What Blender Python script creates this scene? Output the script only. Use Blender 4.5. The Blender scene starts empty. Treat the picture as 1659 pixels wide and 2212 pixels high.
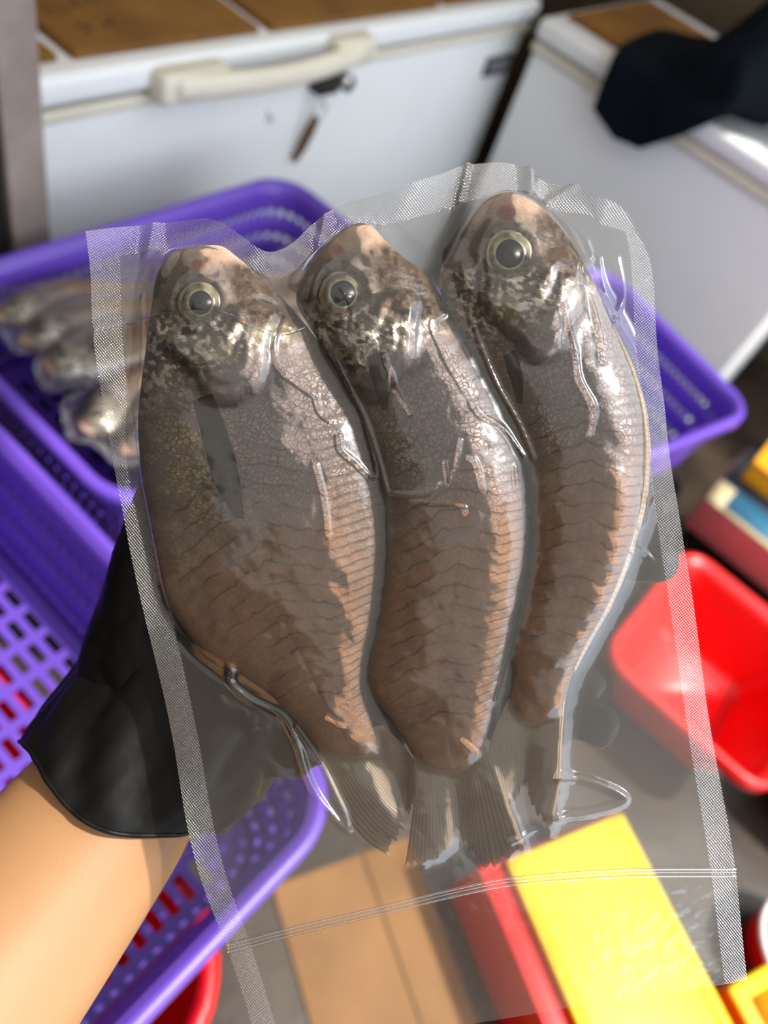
import bpy, bmesh, math, random
import numpy as np
from mathutils import Matrix, Vector

random.seed(7)
rng = np.random.RandomState(11)
scene = bpy.context.scene
COL = scene.collection

# ------------------------------------------------------------------ camera
FPX = 1671.0                     # focal length in pixels of the 1659 x 2212 frame
CAM_H = 1.5                      # camera height above the floor
down = np.array([-600.0, 1300.0, 1671.0]); down /= np.linalg.norm(down)   # world down in camera axes
ax_x = np.array([1778.0, -1328.0, 1671.0]); ax_x -= down * (ax_x @ down); ax_x /= np.linalg.norm(ax_x)
ax_y = np.cross(ax_x, down)
C2W = np.array([ax_x, ax_y, -down])                     # camera (right, down, forward) -> world
right, dn, fwd = C2W[:, 0], C2W[:, 1], C2W[:, 2]
cam_m = Matrix(((right[0], -dn[0], -fwd[0], 0.0), (right[1], -dn[1], -fwd[1], 0.0),
                (right[2], -dn[2], -fwd[2], CAM_H), (0, 0, 0, 1)))
cam_d = bpy.data.cameras.new('camera')
cam_d.sensor_fit = 'VERTICAL'; cam_d.sensor_height = 36.0
cam_d.lens = 36.0 * FPX / 2212.0
cam_d.clip_start = 0.01; cam_d.clip_end = 60
cam_d.dof.use_dof = True; cam_d.dof.focus_distance = 0.311; cam_d.dof.aperture_fstop = 5.2
cam = bpy.data.objects.new('camera', cam_d); COL.objects.link(cam)
cam.matrix_world = cam_m
scene.camera = cam

# ------------------------------------------------------------------ sky, sun, exposure
world = bpy.data.worlds.new('sky'); scene.world = world; world.use_nodes = True
bg = world.node_tree.nodes['Background']
bg.inputs[0].default_value = (0.83, 0.90, 1.0, 1); bg.inputs[1].default_value = 3.0
sun_d = bpy.data.lights.new('sun', 'SUN'); sun_d.energy = 5.2; sun_d.angle = math.radians(2.5)
sun_d.color = (1.0, 0.93, 0.82)
sun = bpy.data.objects.new('sun', sun_d); COL.objects.link(sun)
SUN_DIR = Vector((0.20, -0.45, 0.87)).normalized()      # from the scene towards the sun
sun.rotation_euler = SUN_DIR.to_track_quat('Z', 'Y').to_euler()
sun.location = (0, 0, 4)
vs = scene.view_settings
vs.view_transform = 'Standard'; vs.look = 'None'; vs.exposure = 0.2; vs.gamma = 1.0
vs.use_curve_mapping = False
cy = scene.cycles
cy.transparent_max_bounces = 16; cy.max_bounces = 7; cy.diffuse_bounces = 3; cy.glossy_bounces = 3; cy.transmission_bounces = 3
cy.caustics_reflective = False; cy.caustics_refractive = False
cy.use_adaptive_sampling = True; cy.adaptive_threshold = 0.04; cy.use_denoising = True

# ------------------------------------------------------------------ helpers
def lin(c):
    c = np.asarray(c, float) / 255.0
    return np.where(c <= 0.04045, c / 12.92, ((c + 0.055) / 1.055) ** 2.4)

def sstep(a, b, x):
    t = np.clip((x - a) / (b - a), 0, 1); return t * t * (3 - 2 * t)

_lat = rng.rand(256, 256)
def vnoise(x, y):
    xi = np.floor(x).astype(int); yi = np.floor(y).astype(int)
    fx = x - xi; fy = y - yi
    fx = fx * fx * (3 - 2 * fx); fy = fy * fy * (3 - 2 * fy)
    g = lambda a, b: _lat[a & 255, b & 255]
    return (g(xi, yi) * (1 - fx) + g(xi + 1, yi) * fx) * (1 - fy) + (g(xi, yi + 1) * (1 - fx) + g(xi + 1, yi + 1) * fx) * fy

def fbm(x, y, o=4):
    s = 0; a = 0.5; n = 0
    for _ in range(o):
        s = s + a * vnoise(x, y); n += a; a *= 0.5; x = x * 2.03 + 17.3; y = y * 2.03 + 5.1
    return s / n

def curve(pts, n, smooth=True):
    """resample a polyline (k,2|3) into n points by arc length, Catmull-Rom smoothed"""
    p = np.asarray(pts, float)
    if smooth and len(p) > 2:
        q = np.vstack([2 * p[0] - p[1], p, 2 * p[-1] - p[-2]])
        out = []
        for i in range(1, len(q) - 2):
            t = np.linspace(0, 1, 16, endpoint=False)[:, None]
            a, b, c, d = q[i - 1], q[i], q[i + 1], q[i + 2]
            out.append(0.5 * ((2 * b) + (c - a) * t + (2 * a - 5 * b + 4 * c - d) * t ** 2 + (3 * b - a - 3 * c + d) * t ** 3))
        p = np.vstack(out + [p[-1:]])
    s = np.r_[0, np.cumsum(np.linalg.norm(np.diff(p, axis=0), axis=1))]
    u = np.linspace(0, s[-1], n)
    return np.stack([np.interp(u, s, p[:, k]) for k in range(p.shape[1])], 1)

def link(o, parent=None):
    COL.objects.link(o)
    if parent is not None: o.parent = parent
    return o

def shade(me, smooth=True):
    me.polygons.foreach_set('use_smooth', np.full(len(me.polygons), smooth)); me.update()

def mesh_obj(name, verts, faces, mat, parent=None, smooth=True):
    me = bpy.data.meshes.new(name); me.from_pydata([tuple(v) for v in verts], [], faces); me.update()
    if mat: me.materials.append(mat)
    shade(me, smooth)
    return link(bpy.data.objects.new(name, me), parent)

def grid_faces(ny, nx, wrap_x=False, flip=False, off=0):
    idx = np.arange(ny * nx).reshape(ny, nx) + off
    if wrap_x: idx = np.hstack([idx, idx[:, :1]])
    a, b, c, d = idx[:-1, :-1], idx[:-1, 1:], idx[1:, 1:], idx[1:, :-1]
    f = np.stack([a, d, c, b] if not flip else [a, b, c, d], -1).reshape(-1, 4)
    return f

def fast_mesh(name, V, Fq, mat, parent=None, smooth=True):
    V = np.ascontiguousarray(V, np.float32).reshape(-1, 3); Fq = np.ascontiguousarray(Fq, np.int32)
    me = bpy.data.meshes.new(name)
    me.vertices.add(len(V)); me.vertices.foreach_set('co', V.ravel())
    me.loops.add(Fq.size); me.loops.foreach_set('vertex_index', Fq.ravel())
    me.polygons.add(len(Fq)); me.polygons.foreach_set('loop_start', np.arange(0, Fq.size, 4, dtype=np.int32))
    me.update(calc_edges=True); me.validate()
    if mat: me.materials.append(mat)
    shade(me, smooth)
    return link(bpy.data.objects.new(name, me), parent)

def attr(o, name, kind, data):
    a = o.data.attributes.new(name, kind, 'POINT')
    data = np.ascontiguousarray(data, np.float32)
    if kind == 'FLOAT': a.data.foreach_set('value', data.ravel())
    elif kind == 'FLOAT_VECTOR': a.data.foreach_set('vector', data.ravel())
    else:
        a.data.foreach_set('color', np.hstack([data, np.ones((len(data), 1), np.float32)]).ravel())

def empty(name, m=None, loc=None):
    e = bpy.data.objects.new(name, None); e.empty_display_size = 0.05
    COL.objects.link(e)
    if m is not None: e.matrix_world = m
    if loc is not None: e.location = loc
    return e

def tag(o, label=None, cat=None, group=None, kind=None):
    if label: o['label'] = label
    if cat: o['category'] = cat
    if group: o['group'] = group
    if kind: o['kind'] = kind
    return o

def box_bm(bm, c, s, rot=None):
    r = bmesh.ops.create_cube(bm, size=1.0)
    m = Matrix.Translation(c) @ (rot if rot else Matrix()) @ Matrix.Diagonal((*s, 1))
    bmesh.ops.transform(bm, matrix=m, verts=r['verts']); return r['verts']

def bm_obj(name, bm, mat, parent=None, bevel=0, seg=2, smooth=True):
    me = bpy.data.meshes.new(name); bm.to_mesh(me); bm.free()
    if mat: me.materials.append(mat)
    o = link(bpy.data.objects.new(name, me), parent)
    shade(me, smooth)
    if bevel:
        b = o.modifiers.new('bevel', 'BEVEL'); b.width = bevel; b.segments = seg; b.limit_method = 'ANGLE'; b.harden_normals = False
    return o

def box(name, lo, hi, mat, parent=None, bevel=0.004, seg=3, rot=None):
    bm = bmesh.new()
    lo = Vector(lo); hi = Vector(hi)
    box_bm(bm, (lo + hi) / 2, hi - lo, rot)
    o = bm_obj(name, bm, mat, parent, bevel, seg, smooth=True)
    return o

def tube(name, pts, rad, mat, parent=None, n=12, closed=False, flat=None, smooth=True):
    """sweep a circle (or flattened ellipse) of radius rad (float or list) along points"""
    P = np.asarray(pts, float); k = len(P)
    R = np.full(k, rad) if np.isscalar(rad) else np.asarray(rad, float)
    T = np.gradient(P, axis=0) if not closed else (np.roll(P, -1, 0) - np.roll(P, 1, 0))
    T /= np.linalg.norm(T, axis=1)[:, None] + 1e-12
    up = np.array([0, 0, 1.0]) if abs(T[0][2]) < 0.9 else np.array([1.0, 0, 0])
    V = []
    N = np.cross(T[0], up); N /= np.linalg.norm(N)
    for i in range(k):
        N = N - T[i] * (N @ T[i]); N /= np.linalg.norm(N); B = np.cross(T[i], N)
        for j in range(n):
            a = 2 * math.pi * j / n
            V.append(P[i] + R[i] * (math.cos(a) * N * (flat[0] if flat else 1) + math.sin(a) * B * (flat[1] if flat else 1)))
    F = [tuple(f) for f in grid_faces(k, n, wrap_x=True)]
    if closed:
        for j in range(n):
            F.append(((k - 1) * n + j, j, (j + 1) % n, (k - 1) * n + (j + 1) % n))
    else:
        F.append(tuple(range(n))); F.append(tuple(reversed(range((k - 1) * n, k * n))))
    return mesh_obj(name, V, F, mat, parent, smooth)

# ------------------------------------------------------------------ materials
def new_mat(name):
    m = bpy.data.materials.new(name); m.use_nodes = True
    nt = m.node_tree; nt.nodes.clear()
    out = nt.nodes.new('ShaderNodeOutputMaterial')
    return m, nt, out

def N(nt, kind, **kw):
    n = nt.nodes.new(kind)
    for k, v in kw.items():
        if k.startswith('i_'): n.inputs[int(k[2:])].default_value = v
        else: setattr(n, k, v)
    return n

def math_n(nt, op, a, b=None, c=None, clamp=False):
    n = nt.nodes.new('ShaderNodeMath'); n.operation = op; n.use_clamp = clamp
    for i, v in enumerate((a, b, c)):
        if v is None: continue
        if isinstance(v, (int, float)): n.inputs[i].default_value = v
        else: nt.links.new(v, n.inputs[i])
    return n.outputs[0]

def simple(name, rgb, rough=0.5, metal=0.0, var=0.12, scale=8.0, bump=0.0, bscale=60.0, spec=0.5, sss=0.0, rgb2=None, coat=0.0, trans=0.0):
    m, nt, out = new_mat(name)
    p = N(nt, 'ShaderNodeBsdfPrincipled'); nt.links.new(p.outputs[0], out.inputs[0])
    tc = N(nt, 'ShaderNodeTexCoord')
    c = lin(rgb); c2 = lin(rgb2) if rgb2 is not None else c * (1 - var)
    nz = N(nt, 'ShaderNodeTexNoise'); nz.inputs['Scale'].default_value = scale; nz.inputs['Detail'].default_value = 5
    nt.links.new(tc.outputs['Object'], nz.inputs['Vector'])
    rp = N(nt, 'ShaderNodeValToRGB'); rp.color_ramp.elements[0].position = 0.35; rp.color_ramp.elements[1].position = 0.68
    rp.color_ramp.elements[0].color = (*c2, 1); rp.color_ramp.elements[1].color = (*c, 1)
    nt.links.new(nz.outputs[0], rp.inputs[0]); nt.links.new(rp.outputs[0], p.inputs['Base Color'])
    p.inputs['Roughness'].default_value = rough; p.inputs['Metallic'].default_value = metal
    p.inputs['Specular IOR Level'].default_value = spec
    if coat: p.inputs['Coat Weight'].default_value = coat; p.inputs['Coat Roughness'].default_value = 0.08
    if sss:
        p.inputs['Subsurface Weight'].default_value = sss; p.inputs['Subsurface Radius'].default_value = (0.006, 0.003, 0.0015)
        p.inputs['Subsurface Scale'].default_value = 1.0
    if trans: p.inputs['Transmission Weight'].default_value = trans
    if bump:
        bz = N(nt, 'ShaderNodeTexNoise'); bz.inputs['Scale'].default_value = bscale; bz.inputs['Detail'].default_value = 4
        nt.links.new(tc.outputs['Object'], bz.inputs['Vector'])
        b = N(nt, 'ShaderNodeBump'); b.inputs['Strength'].default_value = bump; b.inputs['Distance'].default_value = 0.002
        nt.links.new(bz.outputs[0], b.inputs['Height']); nt.links.new(b.outputs[0], p.inputs['Normal'])
    return m

def film_mat(name, haze, emboss=0.0, rough=0.05, gloss=2.0, wrinkle=0.06):
    """clear polythene sheet: see-through, Fresnel reflection of both faces, a little milky scatter"""
    m, nt, out = new_mat(name)
    tr = N(nt, 'ShaderNodeBsdfTransparent'); tr.inputs[0].default_value = (0.965, 0.965, 0.955, 1)
    gl = N(nt, 'ShaderNodeBsdfGlossy'); gl.inputs['Roughness'].default_value = rough; gl.inputs[0].default_value = (1, 1, 1, 1)
    df = N(nt, 'ShaderNodeBsdfDiffuse'); df.inputs[0].default_value = (0.85, 0.84, 0.83, 1)
    tl = N(nt, 'ShaderNodeBsdfTranslucent'); tl.inputs[0].default_value = (0.85, 0.84, 0.83, 1)
    hz = N(nt, 'ShaderNodeMixShader'); hz.inputs[0].default_value = 0.4
    nt.links.new(df.outputs[0], hz.inputs[1]); nt.links.new(tl.outputs[0], hz.inputs[2])
    at = N(nt, 'ShaderNodeAttribute', attribute_name='pxy')
    nz = N(nt, 'ShaderNodeTexNoise'); nz.inputs['Scale'].default_value = 1.6; nz.inputs['Detail'].default_value = 3
    nt.links.new(at.outputs['Vector'], nz.inputs['Vector'])
    h = math_n(nt, 'MULTIPLY', nz.outputs[0], wrinkle)
    nrm_d = 0.004
    if emboss:
        sp = N(nt, 'ShaderNodeSeparateXYZ'); nt.links.new(at.outputs['Vector'], sp.inputs[0])
        k = 2 * math.pi / 0.068
        u = math_n(nt, 'ADD', math_n(nt, 'MULTIPLY', sp.outputs[0], k), math_n(nt, 'MULTIPLY', sp.outputs[1], k * 0.12))
        v = math_n(nt, 'SUBTRACT', math_n(nt, 'MULTIPLY', sp.outputs[1], k), math_n(nt, 'MULTIPLY', sp.outputs[0], k * 0.12))
        e = math_n(nt, 'MULTIPLY', math_n(nt, 'SINE', u), math_n(nt, 'SINE', v))
        h = math_n(nt, 'ADD', h, math_n(nt, 'MULTIPLY', e, emboss))
    bp = N(nt, 'ShaderNodeBump'); bp.inputs['Strength'].default_value = 1.0; bp.inputs['Distance'].default_value = nrm_d
    nt.links.new(h, bp.inputs['Height'])
    for s in (gl, df): nt.links.new(bp.outputs[0], s.inputs['Normal'])
    fr = N(nt, 'ShaderNodeFresnel'); fr.inputs[0].default_value = 1.5
    nt.links.new(bp.outputs[0], fr.inputs['Normal'])
    fac = math_n(nt, 'MULTIPLY', fr.outputs[0], gloss, clamp=True)
    m1 = N(nt, 'ShaderNodeMixShader'); m1.inputs[0].default_value = haze
    nt.links.new(tr.outputs[0], m1.inputs[1]); nt.links.new(hz.outputs[0], m1.inputs[2])
    m2 = N(nt, 'ShaderNodeMixShader'); nt.links.new(fac, m2.inputs[0])
    nt.links.new(m1.outputs[0], m2.inputs[1]); nt.links.new(gl.outputs[0], m2.inputs[2])
    nt.links.new(m2.outputs[0], out.inputs[0])
    return m

def fish_mat():
    m, nt, out = new_mat('fish_skin')
    p = N(nt, 'ShaderNodeBsdfPrincipled'); nt.links.new(p.outputs[0], out.inputs[0])
    col = N(nt, 'ShaderNodeAttribute', attribute_name='skin_colour')
    sil = N(nt, 'ShaderNodeAttribute', attribute_name='silver')
    ph = N(nt, 'ShaderNodeAttribute', attribute_name='muscle_phase')
    pm = N(nt, 'ShaderNodeAttribute', attribute_name='muscle_mask')
    p2 = N(nt, 'ShaderNodeAttribute', attribute_name='fin_phase')
    m2 = N(nt, 'ShaderNodeAttribute', attribute_name='fin_mask')
    cm = N(nt, 'ShaderNodeAttribute', attribute_name='crack_mask')
    at = N(nt, 'ShaderNodeAttribute', attribute_name='pxy')
    V = at.outputs['Vector']
    nz = N(nt, 'ShaderNodeTexNoise'); nz.inputs['Scale'].default_value = 3.0; nz.inputs['Detail'].default_value = 4
    nt.links.new(V, nz.inputs['Vector'])
    fine = N(nt, 'ShaderNodeTexNoise'); fine.inputs['Scale'].default_value = 14.0; fine.inputs['Detail'].default_value = 5
    nt.links.new(V, fine.inputs['Vector'])
    def groove(phase, dist, wid):
        a = math_n(nt, 'ADD', phase, math_n(nt, 'MULTIPLY', math_n(nt, 'SUBTRACT', nz.outputs[0], 0.5), dist))
        f = math_n(nt, 'FRACT', a)
        d = math_n(nt, 'ABSOLUTE', math_n(nt, 'SUBTRACT', f, 0.5))
        return math_n(nt, 'SUBTRACT', 1.0, math_n(nt, 'DIVIDE', d, wid, clamp=True))     # 1 in the groove
    g1 = math_n(nt, 'MULTIPLY', groove(ph.outputs['Fac'], 0.9, 0.10), pm.outputs['Fac'])
    g2 = math_n(nt, 'MULTIPLY', groove(p2.outputs['Fac'], 0.7, 0.2), m2.outputs['Fac'])
    wv = N(nt, 'ShaderNodeVectorMath', operation='ADD')
    nv = N(nt, 'ShaderNodeVectorMath', operation='SCALE'); nv.inputs['Scale'].default_value = 0.12
    nt.links.new(fine.outputs['Color'], nv.inputs[0]); nt.links.new(V, wv.inputs[0]); nt.links.new(nv.outputs[0], wv.inputs[1])
    vo = N(nt, 'ShaderNodeTexVoronoi', feature='DISTANCE_TO_EDGE'); vo.inputs['Scale'].default_value = 8.5
    nt.links.new(wv.outputs[0], vo.inputs['Vector'])
    crack = math_n(nt, 'SUBTRACT', 1.0, math_n(nt, 'DIVIDE', vo.outputs['Distance'], 0.10, clamp=True))
    g3 = math_n(nt, 'MULTIPLY', crack, cm.outputs['Fac'])
    groove_sum = math_n(nt, 'ADD', math_n(nt, 'ADD', g1, math_n(nt, 'MULTIPLY', g2, 0.8)), math_n(nt, 'MULTIPLY', g3, 0.55), clamp=True)
    h = math_n(nt, 'SUBTRACT', math_n(nt, 'MULTIPLY', fine.outputs[0], 0.55), groove_sum)
    b = N(nt, 'ShaderNodeBump'); b.inputs['Strength'].default_value = 0.9; b.inputs['Distance'].default_value = 0.0006
    nt.links.new(h, b.inputs['Height']); nt.links.new(b.outputs[0], p.inputs['Normal'])
    dk = math_n(nt, 'SUBTRACT', 1.0, math_n(nt, 'MULTIPLY', groove_sum, 0.38))
    dk = math_n(nt, 'MULTIPLY', dk, math_n(nt, 'ADD', 0.72, math_n(nt, 'MULTIPLY', fine.outputs[0], 0.56)))
    mx = N(nt, 'ShaderNodeVectorMath', operation='SCALE')
    nt.links.new(col.outputs['Color'], mx.inputs[0]); nt.links.new(dk, mx.inputs['Scale'])
    nt.links.new(mx.outputs[0], p.inputs['Base Color'])
    nt.links.new(math_n(nt, 'MULTIPLY', sil.outputs['Fac'], 0.75), p.inputs['Metallic'])
    p.inputs['Roughness'].default_value = 0.42; p.inputs['Specular IOR Level'].default_value = 0.32
    return m

def fin_mat(name, base, tip_clear):
    m, nt, out = new_mat(name)
    p = N(nt, 'ShaderNodeBsdfPrincipled'); p.inputs['Roughness'].default_value = 0.4
    r = N(nt, 'ShaderNodeAttribute', attribute_name='ray_phase')
    a = N(nt, 'ShaderNodeAttribute', attribute_name='along')
    w = math_n(nt, 'ABSOLUTE', math_n(nt, 'SUBTRACT', math_n(nt, 'FRACT', r.outputs['Fac']), 0.5))
    nz = N(nt, 'ShaderNodeTexNoise'); nz.inputs['Scale'].default_value = 90
    tc = N(nt, 'ShaderNodeTexCoord'); nt.links.new(tc.outputs['Object'], nz.inputs['Vector'])
    f = math_n(nt, 'ADD', math_n(nt, 'MULTIPLY', w, 1.0), math_n(nt, 'MULTIPLY', nz.outputs[0], 0.5), clamp=True)
    rp = N(nt, 'ShaderNodeValToRGB')
    c = lin(base); rp.color_ramp.elements[0].color = (*(c * 0.5), 1); rp.color_ramp.elements[1].color = (*(c * 1.35), 1)
    nt.links.new(f, rp.inputs[0])
    root_c = N(nt, 'ShaderNodeMixRGB'); root_c.inputs[2].default_value = (*(c * np.array([0.40, 0.26, 0.17])), 1)
    nt.links.new(math_n(nt, 'SUBTRACT', 0.75, math_n(nt, 'ADD', math_n(nt, 'MULTIPLY', a.outputs['Fac'], 2.1), math_n(nt, 'MULTIPLY', nz.outputs[0], 0.3)), clamp=True), root_c.inputs[0])
    nt.links.new(rp.outputs[0], root_c.inputs[1]); nt.links.new(root_c.outputs[0], p.inputs['Base Color'])
    b = N(nt, 'ShaderNodeBump'); b.inputs['Strength'].default_value = 0.6; b.inputs['Distance'].default_value = 0.0006
    nt.links.new(w, b.inputs['Height']); nt.links.new(b.outputs[0], p.inputs['Normal'])
    tr = N(nt, 'ShaderNodeBsdfTransparent'); mx = N(nt, 'ShaderNodeMixShader')
    fac = math_n(nt, 'MULTIPLY', math_n(nt, 'POWER', a.outputs['Fac'], 1.6), tip_clear, clamp=True)
    nt.links.new(fac, mx.inputs[0]); nt.links.new(p.outputs[0], mx.inputs[1]); nt.links.new(tr.outputs[0], mx.inputs[2])
    nt.links.new(mx.outputs[0], out.inputs[0])
    return m

def cloth_mat(name, col):
    m, nt, out = new_mat(name)
    nz = N(nt, 'ShaderNodeTexNoise'); nz.inputs['Scale'].default_value = 2.0
    rp = N(nt, 'ShaderNodeValToRGB'); rp.color_ramp.elements[0].color = (*[c * 0.9 for c in col], 1); rp.color_ramp.elements[1].color = (*col, 1)
    nt.links.new(nz.outputs[0], rp.inputs[0])
    d = N(nt, 'ShaderNodeBsdfDiffuse'); t = N(nt, 'ShaderNodeBsdfTranslucent'); mx = N(nt, 'ShaderNodeMixShader'); mx.inputs[0].default_value = 0.34
    nt.links.new(rp.outputs[0], d.inputs[0]); nt.links.new(rp.outputs[0], t.inputs[0])
    nt.links.new(d.outputs[0], mx.inputs[1]); nt.links.new(t.outputs[0], mx.inputs[2]); nt.links.new(mx.outputs[0], out.inputs[0])
    return m

M = dict(
    skin_fish=fish_mat(),
    fin=fin_mat('fin_membrane', (176, 156, 138), 0.55),
    fin_side=fin_mat('side_fin_membrane', (66, 58, 52), 0.75),
    fin_dark=fin_mat('dark_fin_membrane', (62, 57, 53), 0.4),
    film=film_mat('clear_film', 0.022, gloss=1.6, rough=0.12),
    seal=film_mat('embossed_film', 0.085, emboss=0.042, rough=0.16, gloss=2.2, wrinkle=0.22),
    zip=film_mat('zip_film', 0.05, rough=0.12, gloss=1.6, wrinkle=0.1),
    eye_white=simple('eye_rim', (214, 202, 176), 0.25, var=0.35, scale=180, rgb2=(160, 148, 130), coat=1.0),
    eye_iris=simple('eye_iris', (196, 186, 150), 0.22, 0.3, rgb2=(110, 112, 104), scale=260, coat=1.0),
    blood=simple('blood_red', (150, 24, 28), 0.25, var=0.3, scale=200),
    eye_pupil=simple('eye_lens', (22, 28, 33), 0.3, var=0.4, scale=120, spec=0.25),
    glove=simple('black_nitrile', (14, 14, 15), 0.50, var=0.3, scale=40, bump=0.15, bscale=120, spec=0.22),
    skin=simple('arm_skin', (166, 124, 86), 0.5, var=0.1, scale=14, bump=0.08, bscale=900, spec=0.35, sss=0.15),
    white=simple('white_enamel', (226, 228, 228), 0.35, var=0.06, scale=3),
    cream=simple('aged_white_plastic', (218, 212, 194), 0.45, var=0.12, scale=6),
    gasket=simple('dirty_gasket', (120, 108, 88), 0.7, var=0.35, scale=25),
    metal=simple('dull_steel', (168, 156, 146), 0.42, 0.3, var=0.25, scale=10, rgb2=(136, 124, 114)),
    metal_dark=simple('dark_steel', (62, 58, 56), 0.4, 0.6, var=0.3, scale=30),
    chrome=simple('lock_chrome', (190, 188, 184), 0.25, 0.9, var=0.2, scale=60),
    rust=simple('rusty_tag', (120, 92, 62), 0.7, var=0.5, scale=120),
    badge=simple('dark_badge', (46, 44, 52), 0.4, var=0.2, scale=40),
    badge_light=simple('badge_print', (170, 168, 172), 0.5),
    card=simple('cardboard', (134, 92, 30), 0.8, var=0.18, scale=6, rgb2=(106, 70, 20), bump=0.1, bscale=200),
    card_light=simple('pale_cardboard', (152, 112, 68), 0.8, var=0.16, scale=5, rgb2=(128, 92, 54)),
    ink_green=simple('green_ink', (62, 74, 30), 0.8),
    ink_brown=simple('brown_ink', (92, 60, 22), 0.8),
    purple=simple('purple_plastic', (100, 68, 184), 0.36, var=0.1, scale=5, spec=0.5),
    red=simple('red_plastic', (222, 10, 14), 0.35, var=0.15, scale=6),
    pink=simple('faded_red_plastic', (176, 92, 94), 0.5, var=0.15, scale=10),
    yellow=simple('yellow_plastic', (250, 222, 12), 0.45, var=0.12, scale=9, rgb2=(232, 198, 10)),
    orange=simple('amber_plastic', (232, 158, 10), 0.45, var=0.12, scale=9),
    blue=simple('blue_print', (40, 104, 136), 0.5, var=0.1, scale=10),
    navy_print=simple('navy_print', (42, 46, 62), 0.5),
    beige=simple('beige_card', (180, 164, 128), 0.7, var=0.1, scale=10),
    navy=simple('navy_cloth', (8, 16, 25), 0.9, var=0.5, scale=12, bump=0.4, bscale=300, spec=0.1),
    floor=simple('wet_concrete', (62, 50, 40), 0.35, var=0.5, scale=5, rgb2=(30, 23, 18), bump=0.4, bscale=30),
    black=simple('black_plastic', (18, 17, 18), 0.6, var=0.3, scale=10),
    wall=simple('stained_plaster', (150, 132, 108), 0.8, var=0.25, scale=4),
    awning=cloth_mat('awning_cloth', (0.50, 0.46, 0.40)),
    blue_deep=simple('deep_blue_plastic', (30, 26, 120), 0.4),
)

# ================================================================== the setting
fl = mesh_obj('floor', [(-3, -3, 0), (5, -3, 0), (5, 4, 0), (-3, 4, 0)], [(0, 1, 2, 3)], M['floor'], smooth=False)
tag(fl, 'dark wet concrete floor', kind='structure')

wb = box('wall_back', (-3, 1.95, 0), (2.95, 2.05, 2.6), M['wall'], None, 0); tag(wb, 'brownish wall behind the freezers', kind='structure')
wr = box('wall_right', (2.95, -3, 0), (3.05, 2.05, 2.6), M['wall'], None, 0); tag(wr, 'brownish wall at the right', kind='structure')
wl_ = box('added_wall_left', (-1.75, -3, 0), (-1.65, 1.95, 2.5), M['wall'], None, 0); tag(wl_, 'unseen brownish wall added at the left to darken reflections', kind='structure')  # unseen, added so the lower film reflects something dark instead of sky
# unseen awning roof, its L and opening shaped for sun and film reflections
for x0_, y0_, x1_, y1_ in ((-1.7, -0.3, 2.95, 1.95), (-1.7, -3.0, 0.2, -0.3)):
    cl_ = mesh_obj('unseen_awning', [(x0_, y0_, 2.5), (x0_, y1_, 2.5), (x1_, y1_, 2.5), (x1_, y0_, 2.5)], [(0, 1, 2, 3)], M['awning'], smooth=False)
    tag(cl_, 'unseen pale awning roof, its opening shaped to steer the light', kind='structure')

# ------------------------------------------------------------------ chest freezers
def freezer(label, m, length, depth=0.64, gap_mat='gasket'):
    """front face on local y=0, length along local x, z up"""
    r = empty('chest_freezer', m); tag(r, label, 'freezer')
    box('body', (0, 0.012, 0.04), (length, depth, 0.802), M['white'], r, 0.012, 4)
    box('top_trim', (-0.004, 0.004, 0.800), (length + 0.004, depth + 0.004, 0.822), M['cream'], r, 0.005)
    box('gasket', (0.012, 0.016, 0.822), (length - 0.012, depth - 0.01, 0.830), M[gap_mat], r, 0)
    box('lid', (-0.006, -0.006, 0.830), (length + 0.006, depth + 0.006, 0.88), M['white'], r, 0.016, 5)
    for fx in (0.05, length - 0.13):
        for fy in (0.06, depth - 0.14): box('foot', (fx, fy, 0), (fx + 0.08, fy + 0.08, 0.045), M['black'], r, 0.004)
    return r

FY = 1.055
f1 = freezer('white chest freezer with long lid handle and hanging lock, cardboard on its lid', Matrix.Translation((0.42, FY, 0)), 1.66)
# handle: bowed bar standing off the lid edge, ends block-shaped
hx0, hx1 = 0.445, 0.965
xs = np.linspace(hx0 + 0.02, hx1 - 0.02, 25)
bow = np.sin(np.linspace(0, math.pi, 25))
pts = np.stack([xs, -0.030 - 0.022 * bow, 0.846 - 0.004 * bow + 0.004 * np.linspace(0, 1, 25)], 1)
h = tube('handle', pts, np.full(25, 0.018), M['cream'], f1, n=14, flat=(0.8, 1.25))
box('handle_mount', (hx0 - 0.01, -0.041, 0.818), (hx0 + 0.14, 0.009, 0.871), M['cream'], h, 0.012, 3)
box('handle_mount', (hx1 - 0.11, -0.041, 0.824), (hx1 + 0.01, 0.009, 0.877), M['cream'], h, 0.012, 3)
box('handle_recess', (hx0 + 0.03, -0.0425, 0.832), (hx0 + 0.13, -0.036, 0.846), M['metal_dark'], h, 0.002)
lk = tube('lock', [(0.925, 0.014, 0.785), (0.925, -0.03, 0.785)], 0.017, M['chrome'], f1, n=20)
box('latch', (0.845, -0.022, 0.766), (0.905, 0.012, 0.802), M['metal_dark'], lk, 0.004)
tube('keyhole', [(0.925, -0.029, 0.785), (0.925, -0.033, 0.785)], 0.008, M['metal_dark'], lk, n=14)
ring_p = [(0.862 + 0.016 * math.cos(a), -0.018, 0.735 + 0.018 * math.sin(a)) for a in np.linspace(0, 2 * math.pi, 20, endpoint=False)]
tube('key_ring', ring_p, 0.0022, M['chrome'], lk, n=8, closed=True)
tag_pts = [(0.855, -0.018, 0.722), (0.845, -0.014, 0.69), (0.838, -0.008, 0.655), (0.826, -0.004, 0.622)]
tube('key_tag', tag_pts, [0.011, 0.014, 0.013, 0.008], M['rust'], lk, n=10, flat=(1, 0.3))
bd = box('badge', (1.515, 0.004, 0.700), (1.635, 0.016, 0.748), M['badge'], f1, 0.002)
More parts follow.
